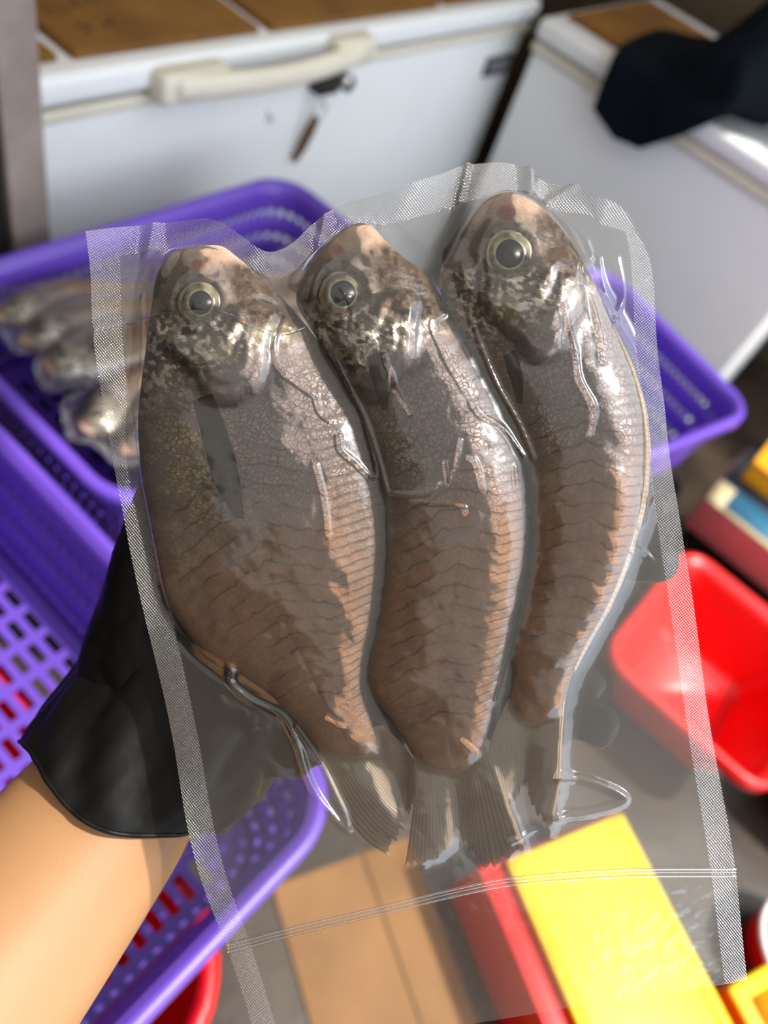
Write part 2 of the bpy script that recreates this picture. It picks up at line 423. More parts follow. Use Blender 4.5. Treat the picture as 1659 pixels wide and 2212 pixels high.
for k in range(6):
    x = 1.53 + k * 0.0165
    box('badge_tick', (x, 0.0025, 0.712), (x + 0.006, 0.008, 0.738), M['badge_light'], bd, 0)
for (x, z, s) in ((0.735, 0.742, 0.012), (0.75, 0.728, 0.008)):
    tube('scuff_mark', [(x, 0.013, z), (x + s, 0.0112, z - s), (x + 0.2 * s, 0.013, z - 2.2 * s)], 0.003, M['gasket'], f1, n=6, flat=(1, 0.5))

# second freezer, at a right angle: its front looks towards -x
f2m = Matrix(((0, 1, 0, 1.985), (-1, 0, 0, 0.985), (0, 0, 1, 0), (0, 0, 0, 1)))
f2 = freezer('pale chest freezer standing crosswise under the draped dark blue cloth', f2m, 0.885, gap_mat='cream')

# ------------------------------------------------------------------ cardboard on the lids
def cardboard(x0, x1, y0, y1, z, label, rot=0.0):
    r = empty('cardboard_sheet', loc=((x0 + x1) / 2, (y0 + y1) / 2, z)); r.rotation_euler.z = rot
    tag(r, label, 'cardboard', 'flattened cartons on the freezer lids')
    w, d = (x1 - x0) / 2, (y1 - y0) / 2
    ny, nx = 10, 14
    for k, (nm, zz) in enumerate((('lower_ply', 0.0005), ('upper_ply', 0.0065))):
        bm = bmesh.new(); box_bm(bm, (0.002 * k, -0.001 * k, zz + 0.0028), (2 * w - 0.004 * k, 2 * d - 0.004 * k, 0.0054))
        bm_obj(nm, bm, M['card'], r, 0.0012, 2)
    return r
zl = 0.88
cA = cardboard(0.30, 0.712, FY + 0.03, 1.60, zl, 'brown flattened carton beside the steel post')
cB = cardboard(0.738, 1.122, FY + 0.028, 1.60, zl, 'brown flattened carton with green writing on the freezer lid')
cC = cardboard(1.15, 1.668, FY + 0.026, 1.60, zl, 'plain brown flattened carton behind the freezer handle')
cD = cardboard(1.70, 1.97, FY + 0.03, 1.58, zl, 'small brown flattened carton at the corner of the two freezers')
cE = cardboard(2.06, 2.52, 0.70, 0.96, zl, 'brown flattened carton beside the dark blue cloth')
def strokes(parent, base, glyphs, mat, size, name):
    for (gx, gy, segs) in glyphs:
        bm = bmesh.new()
        for (x0, y0, x1, y1) in segs:
            a = math.atan2(y1 - y0, x1 - x0); L = math.hypot(x1 - x0, y1 - y0) * size
            box_bm(bm, (base[0] + gx + (x0 + x1) / 2 * size, base[1] + gy + (y0 + y1) / 2 * size, 0.01225), (L, 0.11 * size, 0.0004), Matrix.Rotation(a, 4, 'Z'))
        bm_obj(name, bm, mat, parent, 0, smooth=False)
G = [[(0, .2, 1, .2), (.5, -.2, .5, 1), (.1, .7, .9, .7), (.1, 0, .4, .4)], [(0, 0, 1, .9), (0, .9, 1, 0), (.2, .5, .8, .5)],
     [(0, 0, 0, 1), (0, 1, 1, 1), (1, 1, 1, 0), (0, .5, 1, .5), (0, 0, 1, 0)], [(.5, 0, .5, 1), (0, .6, 1, .6), (.2, 0, .8, .3)]]
strokes(cB, (-0.075, -0.125), [(k * 0.042 + (0.03 if k == 3 else 0), 0.002 * k, G[k]) for k in range(4)], M['ink_green'], 0.034, 'written_character')
strokes(cB, (-0.155, -0.15), [(0, 0, G[2]), (0.045, 0.015, G[0]), (0.01, -0.06, G[3]), (0.06, -0.055, G[1])], M['ink_brown'], 0.034, 'printed_mark')

# ------------------------------------------------------------------ dark cloth over the second freezer
def cloth():
    ny, nx = 70, 90
    V = np.zeros((ny, nx, 3))
    a = np.linspace(0, 1, nx)        # along the lid edge, from far (y .80) to near (y .28)
    prof = [0.13, 0.165, 0.15, 0.08, 0.0, -0.06, -0.10, -0.09, -0.08, -0.07, -0.07]  # how far the hem hangs below the lid top
    hang = np.interp(a, np.linspace(0, 1, len(prof)), prof)
    for i in range(nx):
        y = 0.735 - 0.66 * a[i]
        lenT = 0.34; lenH = max(hang[i], 0.0)
        tot = lenT + lenH + (0.0 if hang[i] >= 0 else hang[i])
        for j in range(ny):
            s = j / (ny - 1) * tot              # from the back of the lid to the hem
            bulge = 0.05 * math.sin(7 * a[i] + 0.5) ** 2 + 0.035 * math.sin(17 * a[i] + 9 * s) * 0.6 + 0.02 * math.sin(31 * a[i] + 3)
            if s < lenT:
                x = 1.972 + (lenT - s); z = 0.893 + 0.022 + max(0, bulge) * math.sin(math.pi * min(1, s / lenT)) ** 0.7 * (0.5 + 0.9 * a[i]) + 0.30 * sstep(0.12, 0.5, a[i]) * math.sin(math.pi * min(1, s / max(tot, 0.01))) ** 0.8
                y2 = y + 0.03 * math.sin(6 * s + 4 * a[i])
            else:
                d = s - lenT
                k = min(1.0, d / 0.02)
                x = 1.972 - 0.014 * math.sin(k * math.pi / 2) - 0.012 * (0.5 + 0.5 * math.sin(26 * a[i] + 1.3)) * min(1, d / 0.06)
                z = 0.893 + 0.022 - d; y2 = y + 0.03 * math.sin(6 * lenT + 4 * a[i]) - 0.14 * d
            V[j, i] = (x, y2, z)
    o = fast_mesh('draped_cloth', V, grid_faces(ny, nx), M['navy'])
    s = o.modifiers.new('thick', 'SOLIDIFY'); s.thickness = 0.008; s.offset = 1
    return tag(o, 'dark navy cloth draped over the lid edge of the crosswise freezer', 'cloth')
cloth()

# ------------------------------------------------------------------ steel post at the left
pr = empty('steel_post', loc=(0.57, 0.985, 0)); tag(pr, 'dull grey square steel post in front of the chest freezer', 'post')
box('upright', (-0.031, -0.031, 0.006), (0.031, 0.031, 1.9), M['metal'], pr, 0.004)
box('base_plate', (-0.055, -0.04, 0), (0.055, 0.04, 0.006), M['metal_dark'], pr, 0.001)
box('side_strip', (-0.062, -0.02, 0.02), (-0.031, 0.02, 1.9), M['metal_dark'], pr, 0.003)

# ------------------------------------------------------------------ perforated baskets
def rrect(w, d, r, n_c=7, step=0.012):
    """closed rounded rectangle path, points roughly step apart"""
    p = []
    for (cx, cy, a0) in ((w - r, d - r, 0), (-w + r, d - r, 90), (-w + r, -d + r, 180), (w - r, -d + r, 270)):
        for k in range(n_c): 
            a = math.radians(a0 + 90 * k / (n_c - 1)); p.append((cx + r * math.cos(a), cy + r * math.sin(a)))
    p = np.array(p + [p[0]]); s = np.r_[0, np.cumsum(np.linalg.norm(np.diff(p, axis=0), axis=1))]
    n = int(s[-1] / step / 2) * 2
    u = np.linspace(0, s[-1], n, endpoint=False)
    return np.stack([np.interp(u, s, p[:, k]) for k in range(2)], 1)

def solidify(o, t, off=0):
    m = o.modifiers.new('thick', 'SOLIDIFY'); m.thickness = t; m.offset = off

def basket(label, loc, rot, w, d, hgt, mat, slot=(0.012, 0.031, 0.0225, 0.043), wall_slots=True, group=None, name='plastic_basket', corner=0.06, cat='basket', rim_w=0.016, floor_holes=True):
    r = empty(name, loc=loc); r.rotation_euler.z = rot; tag(r, label, cat, group)
    step = 0.010
    top = rrect(w, d, corner, step=step); n = len(top)
    bot = top * np.array([(w - 0.025) / w, (d - 0.025) / d])
    zs = np.array([0.0, 0.03, 0.045, 0.075, 0.09, 0.12, 0.135, 0.165, hgt - 0.02, hgt]) * 1.0
    zs = np.array([0, 0.12, 0.2, 0.4, 0.47, 0.67, 0.74, 0.9, 1.0]) * hgt
    V = []
    for z in zs:
        k = z / hgt; q = bot * (1 - k) + top * k
        V += [(x, y, z) for x, y in q]
    F = []
    slot_rows = (2, 4) if wall_slots else ()
    for j in range(len(zs) - 1):
        for i in range(n):
            if wall_slots and j in (1, 3, 5) and i % 2 == 0 and j != 5: continue
            if wall_slots and j == 5 and i % 2 == 0: continue
            F.append((j * n + i, j * n + (i + 1) % n, (j + 1) * n + (i + 1) % n, (j + 1) * n + i))
    wl = mesh_obj('wall', V, F, mat, r); solidify(wl, 0.0035)
    # floor with slots long along local y
    sx, sy, px_, py_ = slot
    wi, di = w - 0.028, d - 0.028
    xs = [-wi]; x = -wi + 0.02
    while x + sx < wi - 0.012: xs += [x, x + sx]; x += px_
    xs.append(wi)
    ys = [-di]; y = -di + 0.02
    while y + sy < di - 0.012: ys += [y, y + sy]; y += py_
    ys.append(di)
    V = [(a, b, 0.003) for b in ys for a in xs]; F = []; nx = len(xs)
    for j in range(len(ys) - 1):
        for i in range(nx - 1):
            hole = floor_holes and i % 2 == 1 and j % 2 == 1
            cx, cy = (xs[i] + xs[i + 1]) / 2, (ys[j] + ys[j + 1]) / 2
            if hole and not (abs(cx) > wi - corner and abs(cy) > di - corner): continue
            F.append((j * nx + i, j * nx + i + 1, (j + 1) * nx + i + 1, (j + 1) * nx + i))
    fo = mesh_obj('floor_grid', V, F, mat, r, smooth=False); solidify(fo, 0.004)
    # rim: rolled flange swept round the top
    prof = [(-0.002, -0.006), (0.0, 0.0), (0.004, 0.004), (rim_w - 0.004, 0.004), (rim_w, 0.0), (rim_w + 0.001, -0.022), (rim_w - 0.003, -0.022), (rim_w - 0.004, -0.004), (0.003, -0.004)]
    T = np.roll(top, -1, 0) - np.roll(top, 1, 0); T /= np.linalg.norm(T, axis=1)[:, None]
    Nn = np.stack([T[:, 1], -T[:, 0]], 1)
    V = []; m = len(prof)
    for i in range(n):
        for (o_, z_) in prof: V.append((top[i, 0] + Nn[i, 0] * o_, top[i, 1] + Nn[i, 1] * o_, hgt + z_))
    F = []
    for i in range(n):
        for k in range(m): F.append((i * m + k, i * m + (k + 1) % m, ((i + 1) % n) * m + (k + 1) % m, ((i + 1) % n) * m + k))
    rm = mesh_obj('rim', V, F, mat, r)
    return r

def tub(label, loc, rot, w, d, hgt, mat, name='plastic_tub', corner=0.07, cat='tub', group=None, taper=0.05, rim_w=0.02):
    r = empty(name, loc=loc); r.rotation_euler.z = rot; tag(r, label, cat, group)
    top = rrect(w, d, corner, step=0.02); n = len(top)
    bot = top * np.array([(w - taper) / w, (d - taper) / d])
    rows = np.linspace(0, 1, 8)
    V = []
    for k in rows: V += [(*(bot[i] * (1 - k) + top[i] * k), k * hgt + 0.002) for i in range(n)]
    F = [tuple(f) for f in grid_faces(8, n, wrap_x=True)]
    F.append(tuple(range(n)))
    sh = mesh_obj('shell', V, F, mat, r); solidify(sh, 0.004)
    T = np.roll(top, -1, 0) - np.roll(top, 1, 0); T /= np.linalg.norm(T, axis=1)[:, None]
    Nn = np.stack([T[:, 1], -T[:, 0]], 1)
    prof = [(-0.002, -0.008), (0.0, 0.004), (0.006, 0.007), (rim_w - 0.006, 0.006), (rim_w, -0.002), (rim_w, -0.024), (rim_w - 0.004, -0.024), (rim_w - 0.005, -0.006)]
    V = []; m = len(prof); F = []
    for i in range(n):
        for (o_, z_) in prof: V.append((top[i, 0] + Nn[i, 0] * o_, top[i, 1] + Nn[i, 1] * o_, hgt + z_))
        for k in range(m): F.append((i * m + k, i * m + (k + 1) % m, ((i + 1) % n) * m + (k + 1) % m, ((i + 1) % n) * m + k))
    mesh_obj('rim', V, F, mat, r)
    tp = bot.min(0)
    pts = [(x, y) for x, y in (bot * 0.86)]
    tube('base_ring', [(x, y, 0.006) for x, y in pts], 0.004, mat, r, n=6, closed=True)
    return r

RIM = 0.72
# basket with fish packs, against the freezer
bA = basket('purple basket filled with packed fish, in front of the chest freezer', (0.705, 0.675, 0.55), 0, 0.345, 0.222, 0.17, M['purple'])
# empty basket below it, over the red tub
bB = basket('empty purple basket with slotted floor beside the gloved arm', (0.09, 0.365, 0.515), 0, 0.212, 0.325, 0.205, M['purple'])
# basket at the right
bC = basket('purple basket right of the held bag, in front of the crosswise freezer', (1.44, 0.27, 0.41), math.radians(-15), 0.20, 0.235, 0.19, M['purple'], slot=(0.004, 0.02, 0.0105, 0.03))
# crates and tubs that carry them
tub('big red tub under the empty purple basket', (-0.01, 0.285, 0.0), 0, 0.185, 0.293, 0.492, M['red'], taper=0.03, corner=0.11)
def carrier(label, lo, hi, mat):
    r = empty('storage_crate', loc=((lo[0] + hi[0]) / 2, (lo[1] + hi[1]) / 2, lo[2])); tag(r, label, 'crate')
    w, d, hh = (hi[0] - lo[0]) / 2, (hi[1] - lo[1]) / 2, hi[2] - lo[2]
    for nm, a, b in (('end_panel', (-w, -d, 0), (-w + 0.012, d, hh)), ('end_panel', (w - 0.012, -d, 0), (w, d, hh)),
                     ('side_panel', (-w + 0.012, -d, 0), (w - 0.012, -d + 0.012, hh)), ('side_panel', (-w + 0.012, d - 0.012, 0), (w - 0.012, d, hh)),
                     ('bottom_panel', (-w + 0.012, -d + 0.012, 0.0), (w - 0.012, d - 0.012, 0.012)), ('lid_panel', (-w - 0.004, -d - 0.004, hh), (w + 0.004, d + 0.004, hh + 0.012))):
        box(nm, a, b, mat, r, 0.003)
    return r
carrier('black crate carrying the basket of packed fish', (0.42, 0.50, 0), (1.0, 0.86, 0.535), M['black'])
carrier('invented crate under the right purple basket, black for the shadow there', (1.30, 0.10, 0), (1.60, 0.44, 0.395), M['black'])  # invented support, its black stands in for the shadow below the basket

# red basin on the floor at the right
tub('red basin on the floor under the right seam of the bag', (1.37, -0.33, 0.0), 0, 0.215, 0.195, 0.20, M['red'], name='plastic_basin', corner=0.05, cat='basin', taper=0.07)
tub('dark blue basin on the floor behind the red basin', (1.44, -0.755, 0.0), 0, 0.18, 0.14, 0.16, M['blue_deep'], name='plastic_basin', corner=0.05, cat='basin')

# printed cartons at the right edge
def carton(label, loc, size, mats):
    r = empty('printed_carton', loc=loc); tag(r, label, 'carton')
    w, d, hh = size
    box('body', (0, -d, 0), (w, 0, hh - 0.004), mats[0], r, 0.004)
    # printed lid in bands running along y
    x = 0
    for k, (bw, mm) in enumerate(mats[1]):
        box('top_band', (x, -d, hh - 0.004), (x + bw, 0, hh), mm, r, 0.0)
        x += bw
    return r
c1 = carton('carton with blue, cream and dark bands on top and a faded red side', (1.655, -0.075, 0.195), (0.30, 0.34, 0.105),
            (M['pink'], [(0.018, M['beige']), (0.09, M['blue']), (0.192, M['navy_print'])]))
box('corner_label', (0.0, -0.045, 0.105), (0.10, 0.0, 0.1062), M['beige'], c1, 0)
carrier('black crate under the printed carton', (1.70, -0.40, 0), (1.94, -0.10, 0.182), M['black'])
c2 = empty('amber_box', loc=(1.80, -0.105, 0.302)); tag(c2, 'amber plastic box on top of the printed carton', 'box')
box('body', (0, -0.2, 0), (0.15, 0, 0.055), M['orange'], c2, 0.008); box('lid', (-0.004, -0.204, 0.056), (0.154, 0.004, 0.07), M['orange'], c2, 0.005)
tub('small grey steel bowl on the floor beside the printed carton', (1.62, 0.03, 0.0), 0, 0.05, 0.05, 0.28, M['metal_dark'], name='steel_bowl', corner=0.045, cat='bowl', taper=0.02, rim_w=0.008)

# yellow board on a red crate, bottom right
ang = math.atan2(-0.12, 0.244)
def local_box(name, root, a, b, mat, bev): return box(name, a, b, mat, root, bev)
yr = empty('yellow_crate_lid', loc=(0.655, -0.205, 0.171)); yr.rotation_euler.z = ang; tag(yr, 'bright yellow plastic lid resting on the red crate', 'lid')
box('panel', (-0.0, -0.55, 0), (0.262, -0.008, 0.02), M['yellow'], yr, 0.005)
for k in (0.012, 0.24): box('edge_rib', (k, -0.545, 0.02), (k + 0.010, -0.014, 0.026), M['yellow'], yr, 0.003)
rr = empty('red_crate', loc=(0.655, -0.205, 0.0)); rr.rotation_euler.z = ang; tag(rr, 'red crate on the floor under the bright yellow lid', 'crate')
for nm, a, b in (('end_panel', (-0.045, -0.012, 0), (0.262, 0.0, 0.168)), ('end_panel', (-0.045, -0.57, 0), (0.262, -0.558, 0.168)),
                 ('side_panel', (-0.045, -0.558, 0), (-0.033, -0.012, 0.168)), ('side_panel', (0.25, -0.558, 0), (0.262, -0.012, 0.168)),
                 ('bottom_panel', (-0.033, -0.558, 0), (0.25, -0.012, 0.012)), ('top_flange', (-0.035, -0.558, 0.155), (0.0, -0.012, 0.168))):
    box(nm, a, b, M['red'], rr, 0.003)
# amber bucket corner and red pan bottom right corner
bk = empty('amber_tray', loc=(0.822, -0.660, 0)); bk.rotation_euler.z = ang; tag(bk, 'amber yellow tray on the floor in the bottom right corner of the picture', 'tray')
box('body', (0, -0.30, 0.0), (0.10, 0, 0.10), M['orange'], bk, 0.012); box('rim', (-0.006, -0.306, 0.10), (0.106, 0.006, 0.118), M['yellow'], bk, 0.006)
box('inset', (0.022, -0.28, 0.1175), (0.08, -0.022, 0.1195), M['orange'], bk, 0)
def lathe(name, prof, mat, parent, n=40, off=(0, 0)):
    V = [(off[0] + r_ * math.cos(2 * math.pi * k / n), off[1] + r_ * math.sin(2 * math.pi * k / n), z) for r_, z in prof for k in range(n)]
    F = [tuple(f) for f in grid_faces(len(prof), n, wrap_x=True)]
    return mesh_obj(name, V, F, mat, parent)
rp_ = empty('red_pan', loc=(1.02, -0.77, 0)); tag(rp_, 'red and white enamel pan beside the amber tray', 'pan')
lathe('shell', [(0.001, 0.006), (0.075, 0.006), (0.096, 0.09), (0.1, 0.09), (0.082, 0.0), (0.001, 0.0)], M['red'], rp_)
lathe('rim', [(0.094, 0.088), (0.096, 0.096), (0.105, 0.094), (0.105, 0.086)], M['white'], rp_)

# pale cardboard on the floor below
pc = empty('cardboard_flap', loc=(0.52, -0.10, 0.0)); pc.rotation_euler.z = ang; tag(pc, 'pale brown cardboard lying on the floor left of the red crate', 'cardboard')
for nm, x0, x1, zz in (('fold_panel', -0.19, -0.015, 0.0), ('fold_panel', -0.012, 0.085, 0.0)):
    box(nm, (x0, -0.55, zz), (x1, 0.075, zz + 0.006), M['card_light'], pc, 0.001)

# ================================================================== the held pack
D = 0.32
def L(px, py, z=0.0):
    k = (D - z) / FPX
    return np.stack([(np.asarray(px, float) - 829.5) * k, -(np.asarray(py, float) - 1106.0) * k, np.asarray(z, float) + 0 * np.asarray(px, float)], -1)
def PX(v):
    k = FPX / (D - v[..., 2]); return 829.5 + v[..., 0] * k, 1106.0 - v[..., 1] * k
HOLD = cam_m @ Matrix.Translation((0, 0, -D))
PXM = D / FPX                      # metres per picture pixel on the pack's mid plane

# raster of the heights that push the film out, front and back
RS = 4.0; RW, RH = 420, 580
Hf = np.full((RH, RW), -1.0); Hb = np.full((RH, RW), -1.0)
def stamp(v):
    px = (v[:, 0] / PXM + 829.5); py = (-v[:, 1] / PXM + 1106.0)
    i = np.clip((py / RS).astype(int), 0, RH - 1); j = np.clip((px / RS).astype(int), 0, RW - 1)
    np.maximum.at(Hf, (i, j), v[:, 2]); np.maximum.at(Hb, (i, j), -v[:, 2])

FISH = [
 dict(label='left fish in the held bag, brown grey, its pectoral fin showing',
  left=[(470, 532), (425, 538), (375, 552), (343, 590), (332, 650), (322, 710), (314, 780), (305, 850), (300, 920), (305, 1000), (318, 1090), (335, 1190), (352, 1275), (385, 1340), (435, 1402), (505, 1452), (580, 1502), (640, 1556), (684, 1610)],
  right=[(470, 532), (495, 541), (530, 570), (575, 612), (620, 655), (665, 708), (705, 762), (745, 830), (785, 915), (812, 1000), (829, 1080), (833, 1150), (829, 1230), (818, 1310), (802, 1390), (786, 1460), (790, 1512), (806, 1560), (815, 1580)],
  eye=(433, 654), er=(50, 40, 28), red=(427, 572, 17), blot=(588, 826, 44), tail=dict(
    base=((684, 1606), (826, 1566)), a=[(684, 1606), (708, 1680), (745, 1758), (790, 1815), (832, 1842)], tipA=[(832, 1842), (868, 1790), (862, 1745), (853, 1722)], fork=(848, 1722),
    b=[(826, 1566), (868, 1608), (898, 1660), (892, 1740)], tipB=[(848, 1722), (862, 1738), (880, 1752), (892, 1740)])),
 dict(label='middle fish in the held bag, dark brown nape and a blood-tinged eye',
  left=[(775, 487), (735, 502), (690, 548), (655, 600), (640, 650), (668, 705), (702, 760), (742, 830), (780, 915), (808, 1000), (828, 1080), (835, 1160), (831, 1240), (820, 1320), (804, 1390), (792, 1450), (806, 1500), (850, 1560), (892, 1632)],
  right=[(775, 487), (805, 492), (835, 525), (875, 562), (920, 594), (958, 650), (985, 705), (1020, 775), (1065, 855), (1105, 935), (1132, 1015), (1141, 1100), (1138, 1190), (1124, 1280), (1106, 1365), (1086, 1445), (1068, 1515), (1056, 1570), (1046, 1612)],
  eye=(741, 634), er=(52, 43, 30), red=(727, 536, 18), blot=(892, 790, 40), tail=dict(
    base=((892, 1630), (1046, 1606)), a=[(892, 1630), (896, 1700), (888, 1780), (876, 1866)], tipA=[(876, 1866), (925, 1858), (968, 1835), (986, 1788)], fork=(985, 1785),
    b=[(1046, 1606), (1072, 1670), (1102, 1745), (1132, 1822)], tipB=[(985, 1785), (1015, 1835), (1058, 1872), (1132, 1822)])),
 dict(label='right fish in the held bag, curved back along the right seam',
  left=[(1085, 420), (1045, 440), (1005, 490), (975, 545), (950, 590), (958, 660), (985, 715), (1025, 785), (1068, 860), (1106, 935), (1134, 1010), (1146, 1090), (1147, 1180), (1136, 1270), (1120, 1350), (1106, 1410), (1110, 1445), (1104, 1480), (1098, 1512)],
  right=[(1085, 420), (1120, 424), (1165, 450), (1212, 500), (1250, 555), (1285, 622), (1318, 700), (1348, 765), (1372, 830), (1388, 900), (1393, 980), (1386, 1070), (1366, 1160), (1336, 1250), (1300, 1330), (1264, 1395), (1238, 1450), (1226, 1490), (1220, 1520)],
  eye=(1101, 548), er=(55, 45, 33), red=(1092, 458, 24), blot=(1238, 752, 42), tail=dict(
    base=((1098, 1508), (1220, 1516)), a=[(1098, 1508), (1066, 1585), (1058, 1640), (1080, 1752)], tipA=[(1080, 1752), (1100, 1735), (1118, 1715), (1134, 1690)], fork=(1134, 1688),
    b=[(1220, 1516), (1214, 1610), (1210, 1700), (1190, 1796)], tipB=[(1134, 1688), (1150, 1735), (1172, 1775), (1190, 1796)])),
]
NT, NW = 430, 150
def build_fish(k, f):
    nl = NT
    e0, e1 = np.array(f['left'][-1], float), np.array(f['right'][-1], float)
    ax = (e0 + e1) / 2 - (np.array(f['left'][-3], float) + np.array(f['right'][-3], float)) / 2; ax /= np.linalg.norm(ax)
    ext = [(e0 * 0.94 + e1 * 0.06 + ax * 24, e1 * 0.94 + e0 * 0.06 + ax * 24), (e0 * 0.86 + e1 * 0.14 + ax * 60, e1 * 0.86 + e0 * 0.14 + ax * 60)]
    lc = curve(f['left'] + [tuple(q[0]) for q in ext], nl); rc = curve(f['right'] + [tuple(q[1]) for q in ext], nl)
    cpx = (lc[nl // 2] + rc[nl // 2]) / 2
    ctr = L(cpx[0], cpx[1], 0.0)
    root = empty('fish', HOLD @ Matrix.Translation(ctr)); tag(root, f['label'], 'fish', 'fish in the held bag')
    t = np.linspace(0, 1, nl)[:, None]
    # closed loop across the section: front side -1..1 then back side
    th = np.linspace(0, 2 * math.pi, 2 * NW, endpoint=False)[None, :]
    w = -np.cos(th); side = np.where(th < math.pi, 1.0, -1.0)
    length = np.linalg.norm(lc[0] / 2 + rc[0] / 2 - (lc[-1] + rc[-1]) / 2)
    T = np.interp(t, [0, 0.02, 0.06, 0.13, 0.25, 0.42, 0.6, 0.76, 0.90, 0.955, 1.0], [0.0015, 0.0045, 0.0085, 0.0125, 0.0150, 0.0152, 0.0128, 0.0092, 0.0060, 0.0045, 0.0006])
    prof = np.abs(np.sin(th)) ** 0.92
    z = T * prof * side * np.where(side > 0, 1.0, 0.9)
    px = lc[:, 0:1] * (1 - w) / 2 + rc[:, 0:1] * (1 + w) / 2
    py = lc[:, 1:2] * (1 - w) / 2 + rc[:, 1:2] * (1 + w) / 2
    P = np.stack([(px - 829.5) * PXM, -(py - 1106.0) * PXM, z + 0 * px], -1)
    qx, qy = PX(P)                                  # where each point shows
    front = (side > 0) + 0 * qx
    half = np.linalg.norm(lc - rc, axis=1)[:, None] / 2
    W = w + 0 * qx; S = t * length + 0 * qx; TT = t + 0 * qx
    # ---- relief: eye socket, cheek, gill cover, lateral line, soft lumps
    ex, ey = f['eye']; er = f['er']
    de = np.hypot(qx - ex, qy - ey)
    z2 = np.zeros_like(qx)
    z2 += 0.0012 * np.exp(-((de - er[0] - 8) / 12) ** 2) - 0.0012 * sstep(er[0] + 4, er[0] - 14, de)
    dx, dy = qx - ex, qy - ey
    chk = np.hypot(dx + 8, dy - 30)
    z2 += 0.0013 * np.exp(-((chk - 88) / 14) ** 2) * sstep(-20, 40, dy)                      # cheek ridge under the eye
    gx, gy = ex + 62, ey + 118                                                                 # gill cover plate
    gr = np.hypot((dx - 55) / 1.0, (dy - 92) / 1.05)
    th_g = np.arctan2(dy - 92, dx - 55)
    gr = gr * (1 + 0.13 * np.cos(3 * th_g - 0.9) + 0.07 * np.cos(5 * th_g + k)) + 14 * (fbm(qx / 28 + k, qy / 28, 3) - 0.5)
    z2 += 0.0026 * sstep(104, 90, gr + 10 * (fbm(qx / 40, qy / 40) - 0.5)) * sstep(20, 60, dy + dx * 0.4)
    z2 -= 0.0012 * np.exp(-((gr - 110) / 8) ** 2) * sstep(20, 60, dy + dx * 0.4)
    z2 += 0.0008 * np.exp(-((gr - 60) / 6) ** 2) * sstep(40, 70, dy)
    # mouth folds beside the snout, running from the snout down-left of the eye
    fold = (dx + 40 + 0.55 * (dy + 60))
    mk = sstep(-20, -60, dx) * sstep(60, -10, dy) * sstep(-150, -110, dy)
    z2 += 0.0009 * np.sin(fold / 9.0) * mk
    lat = W - (-0.10 + 0.12 * TT)
    body = sstep(0.30, 0.36, TT) * sstep(1.0, 0.9, TT)
    z2 -= 0.0004 * np.exp(-(lat * half / 4.0) ** 2) * body
    z2 += 0.0012 * (fbm(qx / 70, qy / 70, 3) - 0.5) * np.abs(np.sin(th)) + 0.0007 * (fbm(qx / 16, qy / 16, 3) - 0.5) * sstep(0.36, 0.26, TT)
    P[..., 2] += np.where(front > 0.5, z2 * np.minimum(1, np.abs(np.sin(th)) * 2.5), 0)
    qx, qy = PX(P)
    # ---- colour of the skin
    n1 = fbm(qx / 55, qy / 55); n2 = fbm(qx / 22 + 40, qy / 22, 4); n3 = fbm(qx / 9 + 9, qy / 9 + 3, 3)
    def mixc(c, col, a): return c * (1 - a[..., None]) + lin(col) * a[..., None]
    up = lin((130, 117, 117)); c = np.broadcast_to(up, qx.shape + (3,)).copy()
    c = mixc(c, (138, 101, 74), sstep(0.42, 0.66, TT + 0.25 * (n1 - 0.5)))
    c = mixc(c, (112, 72, 44), sstep(0.6, 0.8, TT) * sstep(0.48, 0.62, n1) * 0.6)
    c = mixc(c, (152, 140, 120), sstep(-0.45, -0.75, W) * sstep(0.28, 0.36, TT) * sstep(0.72, 0.5, TT) * sstep(0.4, 0.6, n2) * 0.7)
    c = mixc(c, (134, 122, 122), sstep(0.5, 0.65, n1) * sstep(0.3, 0.38, TT) * sstep(0.6, 0.45, TT) * 0.5)
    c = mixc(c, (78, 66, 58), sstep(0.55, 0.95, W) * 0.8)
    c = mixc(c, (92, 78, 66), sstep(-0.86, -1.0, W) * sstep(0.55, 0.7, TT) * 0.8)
    head = sstep(0.31, 0.25, TT + 0.05 * W)
    c = mixc(c, (122, 110, 103), head * 0.9)
    dark = sstep(0.46, 0.60, n2) * head
    c = mixc(c, (52, 44, 43), dark * 0.85)
    c = mixc(c, (225, 218, 208), sstep(0.50, 0.62, n3) * head * sstep(10, 60, dy) * 0.75)
    c = mixc(c, (150, 138, 104), sstep(0.55, 0.7, n1) * head * sstep(10, 60, dy) * 0.5)
    snout = sstep(0.115, 0.075, TT + 0.03 * (n1 - 0.5))
    c = mixc(c, (176, 148, 130), snout * 0.9)
    c = mixc(c, (108, 98, 90), mk * sstep(0.2, -0.5, np.sin(fold / 9.0)) * 0.8)
    nape = sstep(er[0] + 2, er[0] + 40, de) * sstep(20, 75, dx + 0.25 * dy + 30 * (n2 - 0.5)) * sstep(-0.15, -0.6, (dy - 95) / 100.0 + 0.6 * (n1 - 0.5)) * sstep(0.05, 0.09, TT)
    c = mixc(c, (60, 41, 22), nape * (0.75 + 0.4 * sstep(0.35, 0.6, n3)))
    rx, ry, rr_ = f['red']
    c = mixc(c, (134, 42, 48), sstep(rr_, rr_ * 0.45, np.hypot(qx - rx, qy - ry) + 12 * (n2 - 0.5)) * 0.85)
    bx, by, br = f['blot']
    c = mixc(c, (66, 56, 62), sstep(br * 1.15, br * 0.3, np.hypot(qx - bx, qy - by) + 26 * (n2 - 0.5)) * 0.8)
    gape = np.exp(-((gr - 112) / 7) ** 2) * sstep(20, 60, dy + dx * 0.4)
    c = mixc(c, (52, 44, 42), gape * 0.75)
